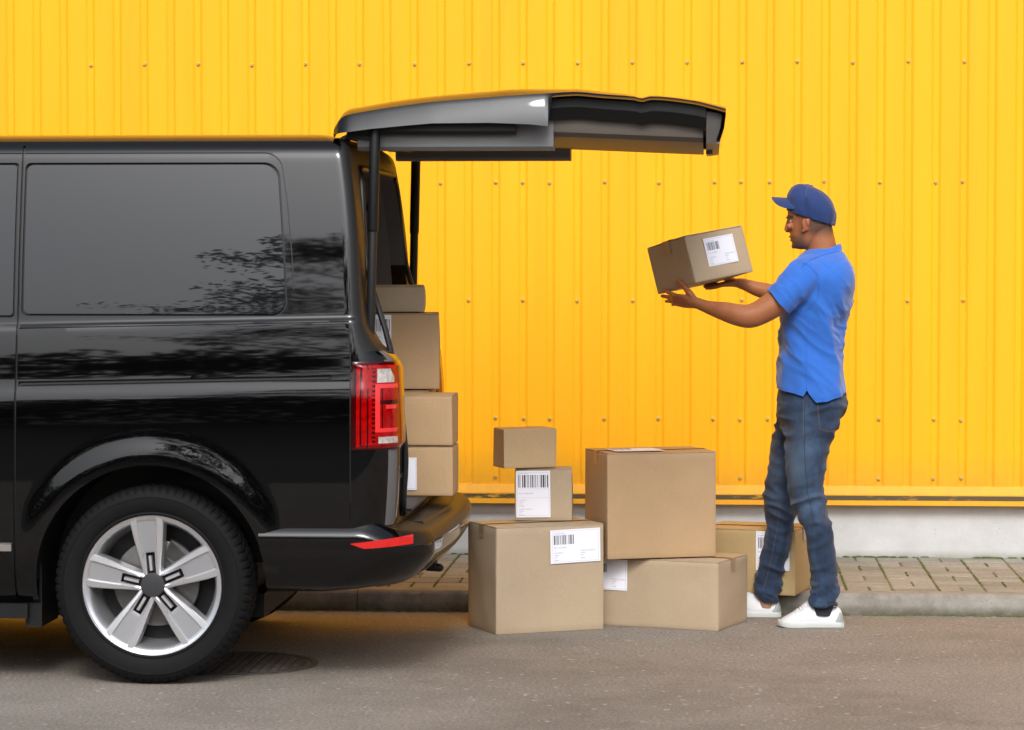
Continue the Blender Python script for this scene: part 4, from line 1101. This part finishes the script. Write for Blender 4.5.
def cloth(name, me_, m_, parent=man, ang=60):
    me_.materials.append(m_) if not isinstance(m_, (list, tuple)) else [me_.materials.append(q) for q in m_]
    me_.transform(Matrix.Translation((-OR_[0], -OR_[1], 0))); return link(name, me_, parent, True, ang)
def shape(name, VF, m_, parent=man, ang=45, smooth=True, par_off=OR_): return build(name, VF[0], VF[1], m_, parent, smooth, origin=par_off, angle=ang)
# eyes
for s_ in (-1, 1):
    shape('eye', ellipsoid(HP(792.6, 221.3, s_*.029), (.0105, .0105, .0105), 16, 12), mat('eye_white', (.30, .24, .21), .2))
# ---- cap
cap_m = mat('cap_cloth', (.005, .028, .125), .8, var=.06, vscale=60, bump=.3, bscale=500, sheen=.2)
cu = HP(786.6, 208.6, 0); cd_ = HP(834.2, 224.0, 0); cc = (cu+cd_)/2; fwd = (cu-cd_).normalized(); La = (cu-cd_).length/2
lat = Vector(hrot((pc.x, HY+1, 0)))-Vector(hrot((pc.x, HY, 0))); upn = fwd.cross(lat).normalized(); upn = Vector((-.06, 0, 1)).normalized()
def crown(off=0., rows=26, n=72):
    rings = []
    prof_f = lin([0, .2, .45, .65, .82, .93, 1], [1.0, 1.03, .99, .83, .58, .34, .05]); prof_b = lin([0, .2, .45, .65, .82, .93, 1], [1., 1.06, 1.02, .90, .66, .42, .06])
    for k in range(rows+1):
        t = k/rows; h = .139*math.sin(t*math.pi/2)**1.15; tt = math.sin(t*math.pi/2)
        g = []
        for j in range(n):
            a = 2*math.pi*j/n; c, s_ = math.cos(a), math.sin(a); pf = pchip([0, .2, .45, .65, .82, .93, 1], [1.0, 1.0, .965, .86, .66, .42, .02] if c > 0 else [1., 1.07, 1.11, 1.04, .86, .58, .02])(tt)
            seam = 0
            for q in range(6):
                d = abs((a-(R(30)+q*math.pi/3)+math.pi) % (2*math.pi)-math.pi); seam = max(seam, math.exp(-(d*22)**2))
            w_ = (noise.noise((c*3, s_*3, h*22))+.6*noise.noise((c*7, s_*7, h*40)))*.0045*(1-tt*.5)
            p = cc+fwd*(La*c*pf+off*c)+lat*((.0815+off)*s_*pf)+upn*(h+off*(tt > .9)-.006)+Vector((0, 0, 0))
            rr_ = (p-cc-upn*(h)).normalized() if pf > .1 else upn
            g.append(p+rr_*(w_-.0016*seam))
        rings.append(g)
    return rings
cr = crown(); ci = [[cc+(p-cc)*.965 for p in r] for r in cr]
V, Fc = loft(cr, cap=False); V2, F2 = loft(ci, cap=False); nV = len(V); V = V+V2; Fc = Fc+[tuple(i+nV for i in f) for f in F2]
n_ = 72; Fc += [(j, (j+1) % n_, nV+(j+1) % n_, nV+j) for j in range(n_)]; Fc.append(tuple((len(cr)-1)*n_+j for j in range(n_)))
# opening at the back above the strap
def keep(f):
    c = sum((Vector(V[i]) for i in f), Vector())/len(f)-cc; u = c.dot(fwd)/La; s_ = c.dot(lat)/.08; h = c.dot(upn)
    return not (u < -.88 and abs(s_) < .36 and .010 < h < .010+.026*math.sqrt(max(0, 1-(s_/.36)**2)))
cap = shape('cap', (V, [f for f in Fc if keep(f)]), cap_m, ang=50)
top_c = cc+upn*.129
shape('cap_button', ellipsoid(top_c-fwd*.012+upn*.001, (.007, .007, .0045), 12, 8), cap_m, cap, par_off=OR_)
def brim():
    G = []; G1 = []
    for i in range(25):
        s_ = -1+2*i/24; row = []; r1 = []
        for k in range(13):
            t = k/12; ln = .064*(max(0., 1-abs(s_)**7))**.5; base = math.sqrt(max(0, 1-(s_*.86)**2))*La*.95
            hd = Vector((fwd.x, fwd.y, 0)).normalized()
            p = Vector((cc.x, cc.y, cu.z))+hd*(base+ln*t)+lat*(.0815*.86*s_)+Vector((0, 0, 1))*(.046-.048*(s_**2)*(.85+.25*t)+.004*t); row.append(p); r1.append(p-upn*.003)
        G.append(row); G1.append(r1)
    return slab(G, G1)
shape('cap_brim', brim(), cap_m, cap, ang=50)
shape('strap', tube([(*(cc-fwd*La*.93+lat*s_*.045*1.0-upn*.0-fwd*(0.012-.012*abs(s_))), .002, .008) for s_ in (-1, -.5, 0, .5, 1)], 8, 3, side=tuple(fwd)), cap_m, cap)
# short hair below the cap at the nape
hr2 = [r for r in hr]
def hair():
    G = []; G1 = []
    zt, zb_ = at(811, 212, Y=HY).z, at(811, 226, Y=HY).z
    rows_ = [r for r in hr2 if zb_ <= r[0][2] <= zt]
    for r in rows_:
        n = len(r); idx = list(range(-12, 13)); row = []; r1 = []; zc_ = r[0][2]; xm = sum(p[0] for p in r)/n
        f = smooth01(zb_, zb_+.02, zc_)
        for q in idx:
            p = Vector(r[q % n]); o_ = Vector((p.x-xm, p.y-HY, 0)).normalized(); e = 1-smooth01(6, 12, abs(q)); th = -.001+.0032*f*e
            row.append(hrot(p+o_*th)); r1.append(hrot(p-o_*.006))
        G.append(row); G1.append(r1)
    return slab(G, G1)
shape('hair', hair(), mat('hair', (.06, .038, .026), .85, var=.4, vscale=160, bump=.8, bscale=700))

# ---- polo shirt
polo_m = mat('polo_cloth', (.018, .125, .50), .85, var=.04, vscale=40, bump=.28, bscale=900, sheen=.25)
tors = [(249, 809, 840, .078), (253, 802, 844.5, .100), (257.5, 797.5, 847.5, .140), (263, 792.5, 850.5, .178), (270, 788, 853.6, .203), (279, 784.5, 855.2, .214), (291, 781.5, 854, .212), (304, 780.8, 850.6, .206), (317, 781.8, 846.4, .198), (331, 781.4, 842.8, .188), (346, 780.6, 841, .182), (360, 778.6, 841.8, .182), (373, 777.4, 843.6, .186), (388, 776.6, 846.2, .193), (400, 776.8, 847.2, .197), (408, 777, 847.4, .197)]
shirt = [loft(rows_loft(dense_rows(tors, 4), YM, 56, 2.35))]
shirt.append(tube([T3(812, 272, 12.05, .085, .075), T3(803, 277.5, 11.99, .080), T3(794, 287, 11.96, .075), T3(785.5, 295.5, 11.945, .071, .0685), T3(779.6, 301.6, 11.94, .072, .0675), T3(773, 308, 11.94, .073, .068)], 30, 4, dome=False))
shirt.append(tube([T3(812, 272, 12.25, .085, .075), T3(807, 279, 12.32, .078), T3(800, 290, 12.35, .070), T3(794, 297, 12.35, .066), T3(793.5, 297.5, 12.35, .066)], 26, 4, dome=False))
# sleeve hem band
p_a, p_b = T3(784.4, 296.7, 11.9425, .0745, .0705), T3(773, 308, 11.94, .0755, .0705)
shirt.append(tube([p_a, p_b], 30, 1, dome=False))
# collar
def collar():
    def ringc(dz, rx, ry, n=40):
        f_, b_ = at(801.5, 258.5, Y=YM), at(840.8, 242.4, Y=YM); g = []
        for k in range(n):
            a = 2*math.pi*k/n; c = math.cos(a); x = (f_.x+b_.x)/2+rx*c; z = (f_.z+b_.z)/2+(b_.z-f_.z)/2*c
            g.append((x, YM+ry*math.sin(a), z+dz-.004*(1-c*c)))
        return g
    return loft([ringc(-.040, .086, .092), ringc(-.030, .089, .094), ringc(-.004, .0830, .082), ringc(.0, .080, .079), ringc(-.004, .074, .072), ringc(-.040, .072, .070)], cap=False), ringc
cl_, _rc = collar()
V, Fc = cl_; n_ = 40; Fc = list(Fc)+[(5*n_+j, 5*n_+(j+1) % n_, (j+1) % n_, j) for j in range(n_)]; shirt.append((V, Fc))
me = remesh(shirt, .0052, 3, .5)
# hem: lower at the back, a notch at the side
hp = [(770, 386.5), (776.5, 388.6), (790, 392.4), (802.6, 396.4), (805.0, 393.5), (806.6, 390.0), (808.6, 394.4), (815.6, 402.4), (832, 399.0), (847.5, 393.6), (856, 391)]
poly = [(lambda p: (p.x, p.z))(at(x, y, Y=YM-.15)) for x, y in hp]+[(at(856, 430, Y=YM).x, at(856, 430, Y=YM).z), (at(770, 430, Y=YM).x, at(770, 430, Y=YM).z)]
slc = [(lambda p_: (p_.x, p_.z))(at(x, y, Y=11.94)) for x, y in ((766.2, 289), (769.0, 291.2), (788.6, 314.0), (787, 330), (750, 330), (750, 280))]
me = boolean(me, [prism(poly, 'y', 11.6, 12.7), prism(slc, 'y', 11.7, 12.015)])
# folds in the cloth
bm = bmesh.new(); bm.from_mesh(me); bm.normal_update()
def ridge(p, s_, sq): 
    v = noise.noise((p[0]*s_*sq[0], p[1]*s_*sq[1], p[2]*s_*sq[2])); return 1-min(1, abs(v)*2.4)
wz = lambda py: at(810, py, Y=YM).z
arm_c = at(800, 292, Y=11.95)
for v in bm.verts:
    c = v.co; pyv = 0
    waist = math.exp(-((c.z-wz(338))/.13)**2); back = smooth01(at(818, 300, Y=YM).x, at(840, 300, Y=YM).x, c.x)
    d1 = c.z*.75+c.x*.66                      # folds run from the armpit down to the small of the back
    f1 = ridge((d1, (c.x-c.z)*.22, c.y*.5), 11, (1, 1, 1)); f2 = noise.noise((c.x*5, c.y*5, c.z*3.5))
    f3 = ridge((c.z+.4*c.x, c.x*.35, c.y*.4), 26, (1, 1, 1)); f4 = ridge((d1+.05, (c.x-c.z)*.18, c.y*.3), 23, (1, 1, 1))
    amp = .008+.019*waist*(.35+.65*back)
    dist = (Vector((c.x, 0, c.z))-Vector((arm_c.x, 0, arm_c.z))).length; slv = math.exp(-(dist/.09)**2)
    disp = (f1-.45)*amp*(1-.6*slv)+(f4-.5)*(.002+.0045*waist)+f2*.008+(f3-.5)*.0045*waist*back
    if slv > .05: disp += (ridge(((c.x*.72+c.z*.70), (c.x-c.z)*.25, c.y*.3), 16, (1, 1, 1))-.5)*.0055*slv
    if c.z > wz(262): disp *= .35
    v.co += v.normal*disp
bm.to_mesh(me); bm.free()
polo = cloth('polo_shirt', me, polo_m)
from mathutils.bvhtree import BVHTree
def drape(o, pts, r, m_, name, y0=11.0, lift=0., n=6):
    """thin stitched line laid on the near side of a garment, through (px, py) points"""
    bmx = bmesh.new(); bmx.from_mesh(o.data); tree_ = BVHTree.FromBMesh(bmx); P = []
    for a, b_ in zip(pts[:-1], pts[1:]):
        m__ = max(2, int(math.hypot(a[0]-b_[0], a[1]-b_[1])/1.5))
        for k in range(m__):
            t = k/m__; px_, py_ = a[0]+(b_[0]-a[0])*t, a[1]+(b_[1]-a[1])*t
            q = at(px_, py_, Y=11.95); origin = Vector((0, 0, CH)); d = (q-origin).normalized()
            h = tree_.ray_cast(origin-Vector(OR_), d)
            if h[0]: P.append(h[0]-d*lift)
    bmx.free()
    if len(P) < 3: return None
    V, Fc = tube([(*p, r) for p in P], n, 1, False); return build(name, V, Fc, m_, o, angle=80)
seam_b = mat('shirt_seam', (.018, .085, .40), .9)
drape(polo, [(803, 262.5), (811, 267), (817.5, 276), (819, 288), (817.5, 299), (811, 307), (803, 312)], .0013, seam_b, 'armhole_seam')
drape(polo, [(802.5, 266.5), (808, 261.5), (816, 257.6), (826, 254.2), (836, 251.6), (841.5, 250.4)], .0016, seam_b, 'collar_edge')
drape(polo, [(806.8, 391), (806.2, 372), (806.5, 350), (808, 330), (809.5, 318)], .0011, seam_b, 'side_seam')
for k_ in (.5,):
    drape(polo, [(776.9, 386.8), (790, 390.2), (802.6, 394.0)], .0008, seam_b, 'hem_stitching')
    drape(polo, [(809.5, 394.0), (816, 400.2), (832, 396.8), (846, 391.8)], .0008, seam_b, 'hem_stitching')

# ---- jeans
den = mat('denim', (.030, .066, .125), .85, bump=.35, bscale=1100, sheen=.1)
N, L, b = nodes_of(den); tc = N.new('ShaderNodeTexCoord')
mp = N.new('ShaderNodeMapping'); mp.inputs['Scale'].default_value = (1, 1, .25); L.new(tc.outputs['Object'], mp.inputs[0])
r1 = ramp(noise_n(14, 6, .65, mp.outputs[0]).outputs[0], [(.28, (.004, .011, .026)), (.5, (.009, .025, .060)), (.72, (.032, .068, .13))])
r2 = ramp(noise_n(420, 2, .6, mp.outputs[0]).outputs[0], [(.3, (.75, .75, .75)), (.7, (1.3, 1.3, 1.3))])
at_n = N.new('ShaderNodeAttribute'); at_n.attribute_name = 'wear'
L.new(mixc(at_n.outputs['Fac'], mixc(1., r1.outputs[0], r2.outputs[0], 'MULTIPLY'), (.085, .130, .200)), b.inputs['Base Color'])
pel = [(386, 781, 842, .168), (392, 778.5, 845.5, .176), (399, 777.6, 847, .184), (407, 777.6, 847, .188), (415, 778, 844.5, .186), (423, 779.5, 840, .180), (431, 782, 836, .165)]
jn = [loft(rows_loft(dense_rows(pel, 3), YM, 44, 2.4))]
nleg = [(404, 781, 845, .100, 12.065), (414, 781.5, 843.5, .100, 12.062), (425, 783, 838, .099, 12.058), (434, 784.5, 834, .097, 12.052), (451, 785.4, 829, .091, 12.045), (469, 786.2, 825.8, .084, 12.04), (487, 787.8, 824, .078, 12.035), (497, 789.5, 824.4, .077, 12.035), (508, 793.5, 826.5, .076, 12.03), (520, 798.5, 829.5, .074, 12.03), (532, 803.2, 833, .072, 12.03), (550, 807, 836.2, .068, 12.03), (572, 810.4, 838, .064, 12.03), (590, 810.6, 838, .062, 12.03), (600, 809.6, 838.2, .063, 12.03), (604.5, 809.8, 838, .062, 12.03)]
fleg = [(408, 778.5, 835, .098, 12.235), (420, 777, 828, .098, 12.24), (432, 774.5, 819, .095, 12.245), (446, 771.6, 812, .090, 12.25), (470, 767.2, 805.5, .083, 12.265), (487, 764.2, 800.5, .078, 12.28), (498, 763.4, 798, .077, 12.285), (510, 765.8, 796.2, .075, 12.295), (520, 766.8, 795, .073, 12.305), (532, 766, 793, .071, 12.315), (547, 763, 790, .068, 12.325), (565, 758.6, 785, .064, 12.34), (580, 755, 781.4, .062, 12.35), (590, 754, 779.4, .062, 12.35), (597, 757.5, 778, .060, 12.35), (601, 761.5, 777.6, .059, 12.35)]
jn.append(loft(rows_loft(dense_rows(nleg, 4), YM, 36, 2.15))); jn.append(loft(rows_loft(dense_rows(fleg, 4), YM, 36, 2.15)))
me = remesh(jn, .0052, 3, .5)
bm = bmesh.new(); bm.from_mesh(me); bm.normal_update()
kz, az, tz = wz(505), wz(592), wz(425)
for v in bm.verts:
    c = v.co; knee = math.exp(-((c.z-kz)/.10)**2); ank = math.exp(-((c.z-az)/.10)**2); hip = math.exp(-((c.z-tz)/.09)**2); sd = 3.3 if c.y > 12.16 else 0
    bk = smooth01(at(800, 500, Y=12.03).x, at(822, 500, Y=12.03).x, c.x)
    f = ridge((c.z+.35*c.x*(1 if sd else -1), c.x*.4+sd, c.y*.4), 17, (1, 1, 1))-.5; g_ = noise.noise((c.x*8+sd, c.y*8, c.z*5)); h_ = ridge((c.z*1.0+c.x*.5, c.x*.5+sd, c.y*.5+9), 26, (1, 1, 1))-.5
    v.co += v.normal*(f*(.004+.015*knee+.014*ank+.013*hip)+g_*.006+h_*(.006*ank+.005*knee*bk))
bm.to_mesh(me); bm.free()
# worn lighter patches on the thigh and knee fronts, part of the dye
wa = me.attributes.new('wear', 'FLOAT', 'POINT'); wv = []
for v in me.vertices:
    c = v.co; far_ = c.y > 12.16; cx = at(798 if not far_ else 782, 460, Y=12.05).x
    th = math.exp(-((c.z-wz(462))/.16)**2)*math.exp(-((c.x-cx)/.07)**2); kn = .6*math.exp(-((c.z-kz)/.06)**2)
    wv.append(max(0, min(.85, (.42*th+.25*kn)*(1+1.2*noise.noise((c.x*14, c.y*14, c.z*7))))))
wa.data.foreach_set('value', wv)
jeans = cloth('jeans', me, den)
st_m = mat('jeans_thread', (.13, .085, .05), .8); sd_m = mat('denim_seam', (.016, .034, .066), .9)
drape(jeans, [(805.0, 392), (804.6, 412), (804.2, 440), (805.5, 468), (808, 495), (814, 522), (821, 550), (826, 578), (829, 604)], .0018, sd_m, 'outer_seam')
drape(jeans, [(804.0, 394), (803.5, 420), (803.3, 440)], .0009, st_m, 'outer_stitching')
drape(jeans, [(817.4, 402.5), (818.4, 415), (820, 428.5), (829, 432), (835.5, 429.5)], .0011, st_m, 'pocket_stitching')
drape(jeans, [(784, 398), (783, 405), (779.5, 412)], .0013, sd_m, 'front_pocket_edge')
drape(jeans, [(781, 500), (777, 530), (771, 560), (764, 588)], .0010, st_m, 'inner_stitching')
drape(jeans, [(810.5, 601.2), (820, 602.2), (837.6, 601.6)], .0010, sd_m, 'hem_seam')
# ---- socks and shoes
shoe_w = mat('shoe_leather', (.60, .60, .61), .5, var=.02, bump=.1, bscale=300); sole_m = mat('shoe_sole', (.50, .52, .48), .6, var=.04, vscale=20); heel_m = mat('heel_patch', (.26, .29, .27), .5)
ST = [(-.2640, .012, .014), (-.2595, .025, .031), (-.2450, .040, .042), (-.2240, .052, .049), (-.2000, .066, .0515), (-.1750, .083, .050), (-.1570, .100, .045), (-.1330, .105, .041), (-.1000, .092, .039), (-.0660, .081, .038), (-.0330, .084, .037), (-.0150, .080, .034), (-.0040, .060, .028), (.0, .034, .020)]
def shoe(hx, Yc, yaw=0.):
    def X(p): 
        v = Vector((p[0], p[1], 0)); v.rotate(Matrix.Rotation(yaw, 3, 'Z')); return (hx+v.x, Yc+v.y, p[2])
    S = catmull(ST, 4); rings = []
    for x, zt, hw in S:
        g = []
        for k in range(28):
            a = 2*math.pi*k/28; c, s_ = math.cos(a), math.sin(a)
            z = .012+(zt-.012)*max(0, s_)**.75 if s_ > 0 else .012+.004*s_
            narrow = 1-.35*max(0, s_)**1.6*smooth01(.05, .09, zt)
            g.append(X((x, hw*se(c, 0, 2.3)*narrow, max(.008, z))))
        rings.append(g)
    me_ = remesh([loft(rings)], .0032, 2, .5)
    bm_ = bmesh.new(); bm_.from_mesh(me_); bm_.normal_update()
    for v in bm_.verts:
        lx = v.co.x-hx
        cr_ = math.exp(-((lx+.187)/.016)**2)*math.sin(lx*420)*.0016; v.co += v.normal*(cr_+noise.noise(v.co*40)*.0008)
    bm_.to_mesh(me_); bm_.free()
    o = cloth('shoe', me_, shoe_w)
    out = []
    for z, g_ in ((.0, .0), (.003, .003), (.012, .0035), (.0215, .0032), (.0245, .001)):
        q = [(x+(.004 if i > len(S)-3 else (-.004 if i < 2 else 0)), -(hw+g_)) for i, (x, zt, hw) in enumerate(S)]; q = q+[(x, -y) for x, y in q[::-1]]
        up_ = lambda x: .006*smooth01(-.225, -.268, x)
        out.append([X((x, y, z+up_(x)*(1 if z < .02 else .6))) for x, y in q])
    shape('sole', loft(out), sole_m, o, 35)
    HS = [s_ for s_ in S if s_[0] > -.040]; rg = []
    for x, zt, hw in HS:
        f = (x+.040)/.040; ztt = .018+(zt-.018)*(.25+.70*smooth01(0, .75, f)); g = []
        for k in range(15):
            a = math.pi*k/14; g.append(X((x+(.0022 if x > -.003 else 0), (hw+.0022)*se(math.cos(a), 0, 2.3)*(1-.25*max(0, math.sin(a))**2*(zt > .07)), .018+(ztt-.018)*math.sin(a)**.7)))
        rg.append(g)
    # side patches only: a closed shell hugging the heel
    rings_ = []
    shape('heel_patch', loft([[p for p in g] for g in rg]), heel_m, o, 50)
    for k in range(6):
        x = -.198+.0095*k; zt = float(np.interp(x, [s_[0] for s_ in ST], [s_[1] for s_ in ST])); P = [(*X((x+.004, -.030, zt-.0095)), .0022), (*X((x, 0, zt+.0022)), .0024), (*X((x+.004, .030, zt-.0095)), .0022)]
        shape('lace', tube(P, 6, 3), shoe_w, o)
    return o
hn = at(843.3, 626, Z=0); shoe(at(842.8, 622, Y=12.03).x, 12.035, R(2)); shoe(at(780.2, 615, Y=12.35).x, 12.35, R(-1))
sock = mat('sock', (.02, .022, .03), .9)
shape('sock', tube([T3(823, 594, 12.03, .042, .044), T3(822, 615, 12.03, .040, .044)], 20, 1, dome=False), sock)
shape('sock', tube([T3(768, 588, 12.35, .038, .036), T3(766, 607, 12.35, .038, .038)], 20, 1, dome=False), mat('ankle_skin', (.33, .18, .12), .6))
# ================================================================ LIGHT AND WORLD
# woodland across the road, behind the photographer: mirrored in the paintwork
def leaves(name, clumps, n_per, size, m_, parent=None, origin=(0, 0, 0)):
    rr = random.Random(5); V = []; Fc = []
    for (cx, cy, cz, rx, ry, rz) in clumps:
        for _ in range(n_per):
            while True:
                u = Vector((rr.uniform(-1, 1), rr.uniform(-1, 1), rr.uniform(-1, 1)))
                if u.length < 1: break
            c = Vector((cx+u.x*rx, cy+u.y*ry, cz+u.z*rz)); a = Vector((rr.gauss(0, 1), rr.gauss(0, 1), rr.gauss(0, 1))).normalized(); b_ = a.orthogonal().normalized(); s_ = size*rr.uniform(.6, 1.4)
            k = len(V); V += [c-a*s_, c+b_*s_*.5, c+a*s_, c-b_*s_*.5]; Fc.append((k, k+1, k+2, k+3))
    return build(name, V, Fc, m_, parent, smooth=False, origin=origin)
leaf = mat('leaf', (.05, .07, .025), .6, var=.3, vscale=2.)
bark = mat('bark', (.06, .045, .035), .9, var=.3, vscale=8., bump=.6, bscale=20)
rr = random.Random(11); cl = []
for k in range(60):
    x = -34+k*1.15; h = 4.0+1.5*noise.noise((x*.2, 0, 0)); 
    for j in range(3): cl.append((x+rr.uniform(-.6, .6), -14+rr.uniform(-1, 1), h*(.25+.3*j), 1.3, 1.2, h*.30))
meta(leaves('woodland', cl, 330, .16, leaf), kind='stuff')
def tree(x, y, h, seed, lean=0.):
    r_ = random.Random(seed); t = empty('tree', (x, y, 0)); mb = MB(); cl = []
    trunk = [(lean*f*f, 0, h*f, .16*(1-f)+.02) for f in (0, .25, .5, .75, 1)]
    mb.add(*tube(trunk, 10, 4))
    for k in range(24):
        f = .30+.68*k/24; a = r_.uniform(0, 6.28); L_ = h*.42*(1-f*.7)*r_.uniform(.7, 1.2); p = Vector((lean*f*f, 0, h*f)); d = Vector((math.cos(a), math.sin(a), .55))
        e = p+d*L_; m_ = p+d*L_*.5+Vector((0, 0, .12)); mb.add(*tube([(*p, .04), (*m_, .025), (*e, .010)], 6, 3))
        for q in (.55, .8, 1.0): c = p+d*L_*q; cl.append((c.x, c.y, c.z, .55, .55, .42))
        for _ in range(5):
            b0 = p+d*L_*r_.uniform(.3, 1); b1 = b0+Vector((r_.gauss(0, .4), r_.gauss(0, .4), r_.uniform(-.1, .5))); mb.add(*tube([(*b0, .014), (*b1, .005)], 5, 1)); cl.append((b1.x, b1.y, b1.z, .35, .35, .3))
    mb.make('trunk', bark, t)
    leaves('crown', cl, 34, .07, leaf, t)
    return t
for i, (x, y, h, ln, lb) in enumerate(((-4.0, -14.5, 9.8, -.5, 'tall tree across the road, mirrored in the rear corner of the van'), (-1.2, -15, 9.0, -.3, 'slender tree across the road, to the right of the mirrored tall one'), (4.5, -16, 10.5, .3, 'broad tree across the road, opposite the man'))):
    meta(tree(x, y, h, 30+i, ln), lb, 'tree', 'trees across the road')

world = bpy.data.worlds.new('World'); scene.world = world; world.use_nodes = True
wn, wl = world.node_tree.nodes, world.node_tree.links
bg = wn['Background']; sky = wn.new('ShaderNodeTexSky'); sky.sky_type = 'NISHITA'; sky.sun_disc = False
SE, SA = 42., 176.      # sun elevation, azimuth measured clockwise from +Y
sky.sun_elevation = R(SE); sky.sun_rotation = R(SA); sky.air_density = 1.0; sky.dust_density = 6.0; sky.ozone_density = 1.0
hs = wn.new('ShaderNodeHueSaturation'); hs.inputs['Saturation'].default_value = .45; wl.new(sky.outputs[0], hs.inputs['Color']); gn = wn.new('ShaderNodeVectorMath'); gn.operation = 'MULTIPLY'; gn.inputs[1].default_value = (.95, 1.0, 1.08); wl.new(hs.outputs[0], gn.inputs[0]); wl.new(gn.outputs[0], bg.inputs[0])
bg.inputs[1].default_value = .15
sun = bpy.data.lights.new('sun', 'SUN'); sun.energy = 1.1; sun.angle = R(16); sun.color = (1, .97, .93)
so = bpy.data.objects.new('sun', sun); COL.objects.link(so)
dv = Vector((math.sin(R(SA))*math.cos(R(SE)), math.cos(R(SA))*math.cos(R(SE)), math.sin(R(SE))))
so.rotation_euler = dv.to_track_quat('Z', 'Y').to_euler()
vs = scene.view_settings; vs.view_transform = 'Standard'; vs.look = 'None'; vs.gamma = 1; vs.exposure = .32
